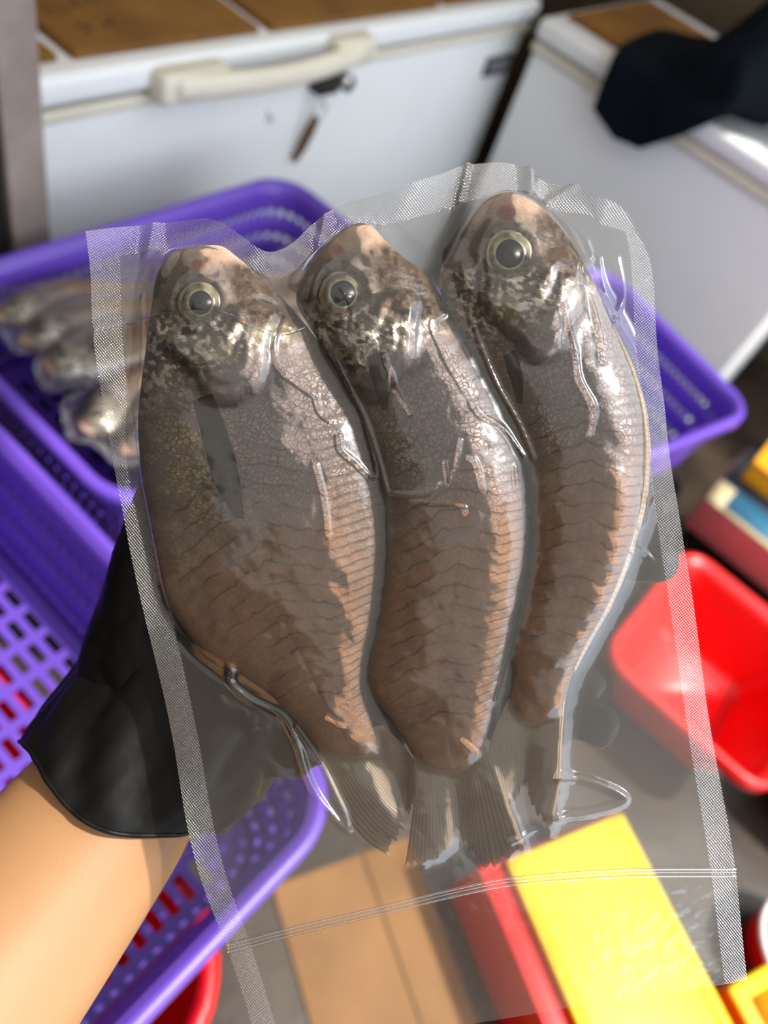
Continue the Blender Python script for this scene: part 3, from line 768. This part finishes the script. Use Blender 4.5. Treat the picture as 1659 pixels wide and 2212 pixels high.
    c = mixc(c, (176, 158, 124), np.exp(-(((qx - 420) / 60) ** 2 + ((qy - 1010) / 130) ** 2)) * (k == 0) * sstep(0.35, 0.55, n2) * 0.8)
    c = c * (0.92 + 0.86 * n2)[..., None]
    spk = np.exp(-(((qx - 475) / 55) ** 2 + ((qy - 1050) / 75) ** 2)) * (k == 0)
    c = mixc(c, (22, 18, 16), spk * sstep(0.52, 0.62, n3) * 0.95)
    c *= np.where(front[..., None] > 0.5, 1, 0.9)
    silver = np.clip(head * sstep(0.42, 0.62, n3) * sstep(-10, 50, dy) + 0.7 * sstep(-0.3, -0.6, W) * sstep(0.27, 0.34, TT) * sstep(0.62, 0.5, TT) * sstep(0.4, 0.6, n2)
                     + 0.35 * sstep(0.28, 0.36, TT) * sstep(0.6, 0.45, TT) * sstep(0.45, 0.6, n1), 0, 1)
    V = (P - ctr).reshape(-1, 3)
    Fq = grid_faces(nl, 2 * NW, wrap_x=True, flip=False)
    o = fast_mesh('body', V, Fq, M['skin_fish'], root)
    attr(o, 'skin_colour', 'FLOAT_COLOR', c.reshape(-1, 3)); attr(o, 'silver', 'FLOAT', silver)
    phase = (S - 0.42 * np.abs(lat) * half - 26 * np.exp(-(lat * 4) ** 2) * 0.3) / 37.0
    attr(o, 'muscle_phase', 'FLOAT', phase)
    attr(o, 'muscle_mask', 'FLOAT', sstep(0.36, 0.5, TT) * sstep(0.95, 0.85, TT) * sstep(-0.95, -0.6, W) * sstep(0.62, 0.5, W) * (0.35 + 0.65 * sstep(0.3, 0.6, n1)))
    attr(o, 'fin_phase', 'FLOAT', (S + 18 * W) / 19.0)
    attr(o, 'fin_mask', 'FLOAT', sstep(0.30, 0.42, TT) * sstep(0.97, 0.85, TT) * sstep(0.42, 0.62, W))
    attr(o, 'crack_mask', 'FLOAT', sstep(0.24, 0.32, TT) * (0.22 + 0.78 * sstep(0.62, 0.42, TT)) * (0.4 + 0.6 * sstep(0.35, 0.6, n2)))
    attr(o, 'pxy', 'FLOAT_VECTOR', np.stack([(px + 0 * qx) / 100, (py + 0 * qx) / 100, 0 * qx + front], -1).reshape(-1, 3))
    stamp(P.reshape(-1, 3))
    # ---- eye: domed ring, iris and lens
    zc = np.interp(0, [0], [0]); 
    near = np.argmin((de + (front < 0.5) * 1e4).ravel()); zc = P.reshape(-1, 3)[near, 2]
    def dome(name, r0, r1, z0, z1, mat, parent, n=40, m=8, squash=1.0, dxy=(0, 0)):
        V = []
        rr = np.linspace(r0, r1, m)
        for q in rr:
            u = (q - r0) / (r1 - r0) if r1 != r0 else 0
            zz = z0 + (z1 - z0) * (math.cos(u * math.pi / 2) if squash == 1.0 else (1 - u ** 2))
            for a in np.linspace(0, 2 * math.pi, n, endpoint=False):
                V.append(L(ex + dxy[0] + q * math.cos(a), ey + dxy[1] + q * math.sin(a) * 1.04, zz) - ctr)
        F = [tuple(g) for g in grid_faces(m, n, wrap_x=True, flip=True)]
        if r0 < 3: F.append(tuple(range(n)))
        ob = mesh_obj(name, V, F, mat, parent)
        stamp(np.array(V) + ctr)
        return ob
    eb = dome('eye', 1.5, er[0], zc - 0.0002, zc + 0.0026, M['eye_white'], root)
    dome('iris', er[2] - 3, er[1], zc + 0.0014, zc + 0.0034, M['eye_iris'], eb, squash=2)
    dome('pupil', 1.5, er[2], zc + 0.0026, zc + 0.0044, M['eye_pupil'], eb)
    if k == 1:
        Vb = [L(ex - 6, ey + 41, zc + 0.0030) - ctr] + [L(ex - 6 + 15 * math.cos(a), ey + 41 + 7 * math.sin(a), zc + 0.0026 - 0.0004 * max(0, math.sin(a))) - ctr for a in np.linspace(0, 2 * math.pi, 24, endpoint=False)]
        bs = mesh_obj('blood_spot', Vb, [(0, 1 + (q + 1) % 24, 1 + q) for q in range(24)], M['blood'], eb); bs['label'] = 'red blood spot under the pupil'
    # ---- tail fin: two lobes fanned from the tail root
    tl = f['tail']
    nr, na = 64, 50
    A = curve(tl['a'], na); B = curve(tl['b'], na)
    b0, b1 = np.array(tl['base'][0], float), np.array(tl['base'][1], float)
    tipA = curve(tl['tipA'], nr // 2 + 1); tipB = curve(tl['tipB'], nr // 2)
    tip = np.vstack([tipA, tipB])[:nr + 1]
    tip = np.vstack([curve(tl['tipA'], nr // 2), curve(tl['tipB'], nr - nr // 2)])
    Vt = []; ray = []; al = []
    for j in range(na):
        s = j / (na - 1)
        for i in range(nr):
            u = i / (nr - 1)
            base = b0 * (1 - u) + b1 * u
            lin_ = base * (1 - s) + tip[i] * s
            # bend towards the outer edges
            ea = A[j] - (b0 * (1 - s) + tip[0] * s); eb_ = B[j] - (b1 * (1 - s) + tip[-1] * s)
            q = lin_ + ea * (1 - u) ** 2 + eb_ * u ** 2
            rag = (vnoise(np.array([i * 1.7 + k * 31]), np.array([3.3]))[0] - 0.5) * 26 * s ** 6
            q = q + (q - base) / (np.linalg.norm(q - base) + 1e-6) * rag
            zz = 0.0018 * (1 - s) ** 0.7 + 0.0006 + 0.0004 * math.sin(i * math.pi) + 0.0012 * math.sin(u * math.pi * 2 + k) * s
            if k == 0 : zz -= 0.0022 * s * u
            Vt.append(L(q[0], q[1], zz)); ray.append(i * 0.5 * 1.0 + 0.25); al.append(s)
    Vt = np.array(Vt); Vt0 = Vt - ctr
    tf = fast_mesh('tail_fin', Vt0, grid_faces(na, nr), M['fin'], root)
    # ray phase counts finer rays towards the tip
    attr(tf, 'ray_phase', 'FLOAT', np.array(ray)); attr(tf, 'along', 'FLOAT', np.array(al))
    solidify(tf, 0.0006, -1)
    stamp(Vt)
    # ---- fins folded along the back and belly
    def edge_fin(name, pts, side_c, wid, z0, mat, parent, ragged=0.3, step=9.0):
        E = curve(pts, 120); Tn = np.gradient(E, axis=0); Tn /= np.linalg.norm(Tn, axis=1)[:, None]
        Nn = np.stack([Tn[:, 1], -Tn[:, 0]], 1) * side_c
        V = []; rph = []; alg = []
        s = np.linspace(0, 1, 120); ww = wid * np.sin(np.pi * np.clip(s * 0.92 + 0.04, 0, 1)) ** 0.5
        ww = ww * (1 - ragged * vnoise(s * 30 + 3 * k, s * 0 + 1.5))
        for m_ in range(5):
            u = m_ / 4
            q = E + Nn * (ww * (u * 1.25 - 0.25))[:, None]
            V.append(L(q[:, 0], q[:, 1], z0 * (1 - u) + 0.0002)); rph.append(s * 1000 / step * 0.6); alg.append(np.full(120, u * 0.8))
        V = np.array(V).reshape(-1, 3)
        ob = fast_mesh(name, V - ctr, grid_faces(5, 120, flip=side_c > 0), mat, parent)
        attr(ob, 'ray_phase', 'FLOAT', np.concatenate(rph)); attr(ob, 'along', 'FLOAT', np.concatenate(alg)); stamp(V)
        solidify(ob, 0.0005, 0)
        return ob
    if k == 2:
        edge_fin('dorsal_fin', f['right'][6:17], 1, 13, 0.003, M['fin'], root)
    else:
        edge_fin('dorsal_fin', f['right'][8:17], 1, 10, 0.003, M['fin_dark'], root)
    if k == 0: edge_fin('anal_fin', [(345, 1262), (366, 1300), (400, 1352), (445, 1400), (505, 1446), (570, 1490)], -1, 26, 0.002, M['fin_dark'], root, ragged=0.8, step=14)
    if k == 1: edge_fin('anal_fin', [(800, 1470), (830, 1515), (858, 1556), (884, 1600)], -1, 14, 0.002, M['fin_dark'], root, ragged=0.5)
    # ---- pectoral fin lying on the flank
    def flank_z(x, y):
        d2 = np.hypot(qx - x, qy - y) + (front < 0.5) * 1e4
        return P.reshape(-1, 3)[np.argmin(d2.ravel()), 2]
    spec = {0: ([(415, 865), (436, 940), (462, 1040), (505, 1118)], [(458, 850), (490, 930), (515, 1020), (528, 1122)]),
            2: ([(1088, 768), (1096, 800), (1108, 836), (1116, 870)], [(1112, 756), (1124, 790), (1130, 830), (1128, 872)]),
            1: ([(792, 770), (800, 810), (812, 850), (824, 884)], [(830, 760), (838, 800), (840, 845), (838, 888)])}[k]
    A = curve(spec[0], 24); B = curve(spec[1], 24); V = []; rph = []; alg = []
    for j in range(24):
        for i in range(28):
            u = i / 27; q = A[j] * (1 - u) + B[j] * u
            V.append(L(q[0], q[1], flank_z(*q) + 0.0002 + 0.0003 * math.sin(u * math.pi))); rph.append(i * 0.5 + 0.25); alg.append(0.45 + 0.5 * j / 23)
    V = np.array(V)
    pf = fast_mesh('pectoral_fin', V - ctr, grid_faces(24, 28), M['fin_side'], root)
    attr(pf, 'ray_phase', 'FLOAT', np.array(rph)); attr(pf, 'along', 'FLOAT', np.array(alg))
    solidify(pf, 0.0002, 0)
    return root
fish_roots = [build_fish(k, f) for k, f in enumerate(FISH)]

# ------------------------------------------------------------------ vacuum bag
TOP = [(190, 504), (255, 484), (330, 472), (430, 474), (480, 488), (520, 515), (560, 543), (592, 548), (632, 522), (670, 478), (715, 442), (765, 424), (850, 416), (940, 392), (1000, 362), (1070, 341), (1110, 340), (1140, 352), (1165, 375), (1200, 394), (1245, 406), (1275, 432), (1315, 446), (1345, 466), (1366, 492)]
BOT = [(556, 2262), (700, 2243), (880, 2222), (1060, 2200), (1300, 2166), (1460, 2146), (1560, 2134), (1621, 2124)]
LEFT = [(190, 504), (199, 600), (203, 706), (217, 715), (204, 726), (218, 850), (240, 985), (268, 1120), (300, 1270), (338, 1440), (372, 1600), (405, 1780), (440, 1915), (490, 2060), (556, 2262)]
RIGHT = [(1366, 492), (1398, 560), (1412, 650), (1422, 780), (1440, 900), (1455, 1030), (1478, 1190), (1505, 1360), (1532, 1540), (1558, 1700), (1590, 1890), (1621, 2124)]
NA, NB = 380, 520
def coons(nb, na, cT, cB, cL, cR):
    a = np.linspace(0, 1, na)[None, :, None]; b = np.linspace(0, 1, nb)[:, None, None]
    T_, B_, L_, R_ = cT[None], cB[None], cL[:, None], cR[:, None]
    return (1 - b) * T_ + b * B_ + (1 - a) * L_ + a * R_ - ((1 - a) * (1 - b) * cT[0] + a * (1 - b) * cT[-1] + (1 - a) * b * cB[0] + a * b * cB[-1])
cT, cB, cL, cR = curve(TOP, NA), curve(BOT, NA), curve(LEFT, NB), curve(RIGHT, NB)
gap = coons(NB, NA, cT, cB, cL, cR)
# the wave of the top edge dies out downwards instead of reaching the bottom edge
bb = np.linspace(0, 1, NB)[:, None]; aa = np.linspace(0, 1, NA)[None, :]
wave = cT[:, 1] - (cT[0, 1] * (1 - aa[0]) + cT[-1, 1] * aa[0])
gap[..., 1] += -(1 - bb) * wave[None] + np.clip(1 - bb / 0.45, 0, 1) ** 1.5 * wave[None]
gx, gy = gap[..., 0], gap[..., 1]
SA, SB = int(NA * 0.048), int(NB * 0.036)
zs_top = 0.006 * np.sin((gx - 470) / 1200 * 2 * math.pi * 3 + 0.8) * np.exp(-bb / 0.05)
zs_side = 0.0012 * np.sin(gy / 95.0 + 1.0) * (np.exp(-aa / 0.04) + np.exp(-(1 - aa) / 0.04)) + 0.0010 * np.sin(gy / 41.0) * np.exp(-(1 - aa) / 0.05) * np.clip(1 - bb / 0.5, 0, 1)
flat = zs_top + zs_side + 0.0016 * np.sin(gx / 170 + gy / 260) * sstep(0.7, 0.9, bb)
# creases in the top seal
for (x0, y0, x1, y1, am, sg) in ((1150, 345, 1145, 470, 0.0045, 16), (325, 470, 318, 590, 0.0022, 16), (1010, 360, 985, 470, 0.0025, 7), (1240, 405, 1150, 455, 0.002, 9), (960, 470, 930, 560, 0.002, 12), (700, 450, 690, 520, 0.0016, 9)):
    dd = np.abs((gx - x0) * (y1 - y0) - (gy - y0) * (x1 - x0)) / math.hypot(x1 - x0, y1 - y0)
    uu = ((gx - x0) * (x1 - x0) + (gy - y0) * (y1 - y0)) / math.hypot(x1 - x0, y1 - y0) ** 2
    flat += am * np.exp(-(dd / sg) ** 2) * sstep(-0.4, 0.0, uu) * sstep(1.7, 1.0, uu)

def blur(a, n):
    for _ in range(n):
        p = np.pad(a, 1, mode='edge'); a = (p[1:-1, 1:-1] * 2 + p[:-2, 1:-1] + p[2:, 1:-1] + p[1:-1, :-2] + p[1:-1, 2:]) / 6
    return a
def sample(Hm):
    hx = np.clip(gx / RS - 0.5, 0, RW - 2); hy = np.clip(gy / RS - 0.5, 0, RH - 2)
    i, j = hy.astype(int), hx.astype(int); fy, fx = hy - i, hx - j
    return Hm[i, j] * (1 - fx) * (1 - fy) + Hm[i, j + 1] * fx * (1 - fy) + Hm[i + 1, j] * (1 - fx) * fy + Hm[i + 1, j + 1] * fx * fy
inner = np.zeros((NB, NA), bool); inner[SB:, SA:NA - SA] = True
def dilate(a):
    p = np.pad(a, 1, mode='edge'); return np.max([p[i:i + RH, j:j + RW] for i in range(3) for j in range(3)], axis=0)
def membrane(Hm, sgn, pull, iters):
    Hq = blur(np.maximum(dilate(Hm), -0.004), 1)
    ob = sample(Hq) + 0.0009
    base = flat * sgn + 0.00012
    z = np.where(inner, np.maximum(base, ob), base)
    for it in range(iters):
        p = np.pad(z, 1, mode='edge')
        nz_ = 0.25 * (p[:-2, 1:-1] + p[2:, 1:-1] + p[1:-1, :-2] + p[1:-1, 2:]) - pull
        z = np.where(inner, np.maximum(np.maximum(nz_, ob), base), base)
    return z
zf = membrane(Hf, 1, 1.0e-5, 420); zb = membrane(Hb, -1, 1.2e-5, 260)
obf = sample(blur(np.maximum(dilate(Hf), -0.004), 1)) + 0.0006
zf = np.where(inner, np.maximum(blur(zf, 3), obf), zf)
zf = np.where(inner, blur(zf, 1), zf)
# raised tension wrinkles where the film is drawn tight
WR = [([(608, 735), (604, 770), (620, 812), (650, 835), (688, 862)], .9, 6), ([(690, 868), (700, 897), (722, 915)], .7, 5), ([(738, 945), (742, 975), (770, 1000), (803, 1032), (813, 1022), (806, 985), (788, 915)], .9, 6),
      ([(690, 1008), (704, 1060), (712, 1110), (716, 1152)], .9, 7), ([(705, 740), (750, 832), (790, 912), (815, 985), (836, 1064)], 1.2, 6), ([(700, 742), (706, 684), (732, 642), (756, 668), (776, 722), (816, 752), (838, 806), (862, 862), (886, 902)], .9, 7),
      ([(955, 692), (935, 715), (966, 790), (1002, 852), (1032, 902), (1080, 932), (1122, 988)], 1.1, 7), ([(1005, 995), (1020, 1005), (1036, 1060)], .9, 6), ([(836, 1066), (900, 1070), (950, 1044)], 1.1, 6), ([(988, 958), (972, 1040)], .7, 5),
      ([(1230, 590), (1256, 652), (1276, 732), (1283, 795)], 1.1, 8), ([(1197, 690), (1222, 772), (1232, 832), (1262, 892), (1255, 945)], 1.0, 7), ([(1010, 705), (1062, 832), (1112, 922), (1142, 992)], 1.2, 6), ([(1010, 610), (1035, 580), (1048, 640), (1020, 690)], .9, 5),
      ([(505, 1440), (502, 1474), (544, 1512), (612, 1542), (642, 1602), (672, 1692), (722, 1762), (752, 1790)], 3.2, 13), ([(752, 1790), (740, 1740), (690, 1640), (640, 1565)], 2.2, 10), ([(1205, 1670), (1290, 1690), (1350, 1725), (1290, 1750), (1205, 1762)], 2.4, 12),
      ([(1100, 1815), (1170, 1780)], 1.0, 8), ([(312, 640), (318, 760), (310, 840)], 2.4, 9), ([(266, 640), (272, 760), (274, 860)], 2.6, 12), 
      ([(1395, 900), (1398, 1000), (1385, 1130)], 1.4, 7), ([(1290, 560), (1300, 640), (1330, 690)], 1.8, 8), ([(1262, 520), (1275, 560)], 1.3, 7), ([(1330, 560), (1345, 640), (1320, 700)], 1.5, 8), ([(1360, 1180), (1400, 1200), (1424, 1230)], 1.2, 7),
      ([(880, 1085), (985, 1090), (1000, 1110)], .8, 5), ([(955, 1000), (965, 1050)], .8, 5), ([(1105, 1010), (1108, 1050)], .7, 5), ([(1000, 1590), (1030, 1620)], .8, 6), ([(710, 1540), (745, 1560)], .8, 6), ([(350, 1275), (378, 1285)], 1.2, 6), ([(1440, 1400), (1456, 1470), (1466, 1540)], 1.4, 10)]
bump_z = np.zeros_like(gx)
for pts, am, sg in WR:
    q = curve(pts, 60)
    x0, x1, y0, y1 = q[:, 0].min() - 40, q[:, 0].max() + 40, q[:, 1].min() - 40, q[:, 1].max() + 40
    m = (gx > x0) & (gx < x1) & (gy > y0) & (gy < y1)
    d = np.min(np.hypot(gx[m][:, None] - q[None, :, 0], gy[m][:, None] - q[None, :, 1]), axis=1)
    bump_z[m] = np.maximum(bump_z[m], am * 0.0008 * np.exp(-(d / (sg * 0.72)) ** 2))
soft = 0.0005 * (fbm(gx / 70, gy / 70, 2) - 0.5) + 0.0002 * (fbm(gx / 24 + 7, gy / 24, 2) - 0.5)
edge_in = sstep(0, 18, np.minimum(np.minimum(np.arange(NA)[None, :] - SA, NA - 1 - SA - np.arange(NA)[None, :]), np.arange(NB)[:, None] - SB))
zf = zf + np.where(inner, (bump_z + np.abs(soft) * 1.0) * edge_in, 0)

bag = empty('vacuum_bag', HOLD); tag(bag, 'clear vacuum bag with embossed seams holding three fish in the gloved hand', 'bag')
def sheet(name, rows, cols, z, mat):
    r0, r1 = rows; c0, c1 = cols
    X = gx[r0:r1, c0:c1]; Y = gy[r0:r1, c0:c1]; Zz = z[r0:r1, c0:c1]
    P = np.stack([(X - 829.5) * PXM, -(Y - 1106.0) * PXM, Zz], -1)
    o = fast_mesh(name, P, grid_faces(*X.shape), mat, bag)
    attr(o, 'pxy', 'FLOAT_VECTOR', np.stack([X / 100, Y / 100, 0 * X], -1).reshape(-1, 3))
    return o
sheet('front_film', (SB, NB), (SA, NA - SA), zf, M['film'])
sheet('back_film', (SB, NB), (SA, NA - SA), -zb, M['film'])
sheet('top_seal', (0, SB + 1), (0, NA), flat, M['seal'])
sheet('side_seal', (SB, NB), (0, SA + 1), flat, M['seal'])
sheet('side_seal', (SB, NB), (NA - SA - 1, NA), flat, M['seal'])
# zip: two narrow ribs across the bag
zp = curve([(492, 2052), (640, 2012), (850, 1962), (1000, 1926), (1120, 1904), (1350, 1888), (1590, 1886)], 120)
for k, off in enumerate((-9, -2, 6)):
    z0 = 0.0012
    tube('zip_rib', L(zp[:, 0], zp[:, 1] + off, z0), 0.00045 if k != 1 else 0.0003, M['zip'], bag, n=8, flat=(1, 1))

# ------------------------------------------------------------------ more packs in the basket: copies of the fish and the bag
def copy_tree(o, parent=None):
    c = o.copy(); COL.objects.link(c); c.parent = parent
    if parent is not None: c.matrix_parent_inverse = o.matrix_parent_inverse.copy()
    for ch in [q for q in bpy.data.objects if q.parent == o]: copy_tree(ch, c)
    return c
pack_src = [bag] + fish_roots
inv = HOLD.inverted()
def pack(world_m, words, n):
    names = ['clear vacuum bag lying in the purple basket, %s' % words] + ['%s fish of the bag in the purple basket, %s' % (p, words) for p in ('camera-side', 'middle', 'freezer-side')]
    for o, nm in zip(pack_src, names):
        c = copy_tree(o); c.matrix_world = world_m @ inv @ o.matrix_world
        c['label'] = nm; c['group'] = 'bags in the purple basket' if o is bag else 'fish packed in the purple basket'
def lay(x, y, z, rz, tilt=0.0, tx=0.0):
    return Matrix.Translation((x, y, z)) @ Matrix.Rotation(rz, 4, 'Z') @ Matrix.Rotation(tilt, 4, 'Y') @ Matrix.Rotation(tx, 4, 'X')
pack(lay(0.545, 0.760, 0.692, math.radians(78), 0.05, 0.02), 'nearest the steel post', 0)
pack(lay(0.540, 0.568, 0.678, math.radians(93), 0.03, 0.0), 'nearest the black glove', 1)
pack(lay(0.865, 0.68, 0.640, math.radians(88), -0.03, 0.0), 'furthest from the arm', 2)

# ------------------------------------------------------------------ gloved hand and forearm
person = empty('person', HOLD); tag(person, 'person in a black glove, bare forearm, holding up the bag of fish', 'person')
def px_chain(pts):
    return [(L(x, y, z), r * (D - z) / FPX) for (x, y, z, r) in pts]
bm = bmesh.new()
def ball(c, r):
    v = bmesh.ops.create_icosphere(bm, subdivisions=3, radius=1.0)['verts']
    bmesh.ops.transform(bm, matrix=Matrix.Translation(c) @ Matrix.Scale(r, 4), verts=v)
def limb(chain, flatten=1.0):
    for (a, ra), (b, rb) in zip(chain[:-1], chain[1:]):
        n = max(2, int(np.linalg.norm(b - a) / (0.35 * min(ra, rb))))
        for i in range(n + 1):
            u = i / n; ball(Vector(a * (1 - u) + b * u), ra * (1 - u) + rb * u)
# fingers (index to little), thumb, palm
limb(px_chain([(262, 1500, -.058, 104), (282, 1405, -.052, 100), (300, 1310, -.046, 84)]))
limb(px_chain([(940, 1262, -.030, 58), (1150, 1232, -.034, 50), (1310, 1216, -.028, 45), (1424, 1218, -.016, 44)]))
limb(px_chain([(960, 1362, -.032, 58), (1160, 1352, -.038, 51), (1215, 1352, -.036, 46), (1258, 1356, -.032, 42)]))
limb(px_chain([(940, 1456, -.032, 56), (1110, 1462, -.038, 48), (1210, 1470, -.033, 44), (1270, 1478, -.026, 41)]))
limb(px_chain([(890, 1540, -.030, 50), (1060, 1552, -.034, 44), (1190, 1560, -.026, 47), (1284, 1562, -.016, 48)]))
limb(px_chain([(330, 1450, -.050, 105), (300, 1330, -.044, 84), (304, 1215, -.034, 64), (326, 1110, -.024, 46), (338, 1058, -.019, 38)]))
for (x0, y0, x1, y1, r0, r1) in ((470, 1430, 940, 1270, 100, 66), (450, 1500, 950, 1368, 105, 66), (440, 1580, 930, 1456, 100, 64), (440, 1640, 890, 1540, 88, 58), (300, 1420, 700, 1330, 100, 80)):
    limb(px_chain([(x0, y0, -.056, r0), ((x0 + x1) / 2, (y0 + y1) / 2, -.050, (r0 + r1) / 2), (x1, y1, -.036, r1)]))
me = bpy.data.meshes.new('glove'); bm.to_mesh(me); bm.free(); me.materials.append(M['glove'])
tmp = bpy.data.objects.new('glove_tmp', me); COL.objects.link(tmp)
rm_ = tmp.modifiers.new('r', 'REMESH'); rm_.mode = 'VOXEL'; rm_.voxel_size = 0.0016; rm_.use_smooth_shade = True
sm = tmp.modifiers.new('s', 'SMOOTH'); sm.iterations = 14; sm.factor = 0.5
dg = bpy.context.evaluated_depsgraph_get()
gm = bpy.data.meshes.new_from_object(tmp.evaluated_get(dg)); gm.name = 'glove'
bpy.data.objects.remove(tmp)
co = np.zeros(len(gm.vertices) * 3, np.float32); gm.vertices.foreach_get('co', co); co = co.reshape(-1, 3)
nr_ = np.zeros(len(gm.vertices) * 3, np.float32); gm.vertices.foreach_get('normal', nr_); nr_ = nr_.reshape(-1, 3)
gxp, gyp = PX(co)
amp = 0.0012 * sstep(1350, 1600, gyp) + 0.0004
dsp = amp * np.sin((gxp * 0.75 + gyp * 0.25) / 13 + 5 * fbm(gxp / 130, gyp / 130, 2)) + 0.0010 * (fbm(gxp / 35, gyp / 35, 3) - 0.5)
co = co + nr_ * dsp[:, None]
gm.vertices.foreach_set('co', co.ravel()); gm.update()
if not gm.materials: gm.materials.append(M['glove'])
shade(gm)
glove = link(bpy.data.objects.new('glove', gm), person); glove['label'] = 'thin black disposable glove'
# loose cuff of the glove with a rolled edge
nj, ni = 60, 120
V = np.zeros((nj, ni, 3))
rings = [((392, 1370), (-140, -84), .020, -.054), ((392, 1520), (-226, -86), .038, -.060), ((330, 1625), (-236, -96), .042, -.058), ((262, 1700), (-218, -98), .044, -.055)]
rc_ = np.array([r[0] for r in rings], float); ru = np.array([r[1] for r in rings], float); rv = np.array([r[2] for r in rings]); rz = np.array([r[3] for r in rings])
ts = np.linspace(0, 3, nj)
for j, tt in enumerate(ts):
    cc = np.array([np.interp(tt, range(4), rc_[:, q]) for q in (0, 1)]); uu = np.array([np.interp(tt, range(4), ru[:, q]) for q in (0, 1)])
    vv = np.interp(tt, range(4), rv); zz = np.interp(tt, range(4), rz)
    for i in range(ni):
        a = 2 * math.pi * i / ni
        fold = 0.042 * math.sin(9 * a + 2.2 * math.sin(tt * 1.3) + 1.2) * (0.35 + 0.65 * sstep(0, 1.2, tt)) * (1 if math.cos(a) < 0.6 else 0.4) * (1 - 0.5 * sstep(2.6, 3.0, tt)) + 0.008 * math.sin(23 * a + tt * 2)
        k = 1 + fold
        p2 = cc + uu * math.cos(a) * k
        sag = np.array([-62.0, 95.0]) * (0.5 - 0.5 * math.cos(2 * a)) * max(0, math.sin(a)) * (tt / 3) ** 1.5 * 0.9
        p2 = p2 + sag
        V[j, i] = L(p2[0], p2[1], zz + vv * math.sin(a) * k)
cf = fast_mesh('cuff', V, grid_faces(nj, ni, wrap_x=True), M['glove'], glove)
solidify(cf, 0.0007, 0)
tube('cuff_bead', V[-1], 0.0012, M['glove'], glove, n=8, closed=True)
# forearm
A_ = [((400, 1600), -.064, .024, .022), ((345, 1650), -.060, .034, .029), ((245, 1745), -.053, .0420, .033), ((70, 1965), -.030, .047, .038), ((-120, 2200), -.004, .051, .043), ((-300, 2420), .020, .055, .048)]
arm5 = curve(np.array([np.r_[L(a[0][0], a[0][1], a[1]), a[2], a[3]] for a in A_]), 60)
ctrs, rad, rad2 = arm5[:, :3], arm5[:, 3], arm5[:, 4]
V = np.zeros((60, 64, 3)); Tn = np.gradient(ctrs, axis=0); Tn /= np.linalg.norm(Tn, axis=1)[:, None]
for j in range(60):
    s_ = np.cross(Tn[j], [0, 0, 1.0]); s_ /= np.linalg.norm(s_); w_ = np.cross(s_, Tn[j])
    for i in range(64):
        a = 2 * math.pi * i / 64
        V[j, i] = ctrs[j] + s_ * math.cos(a) * rad[j] * (1 + 0.03 * math.cos(3 * a)) + w_ * math.sin(a) * rad2[j]
arm = fast_mesh('forearm', V, grid_faces(60, 64, wrap_x=True), M['skin'], person)
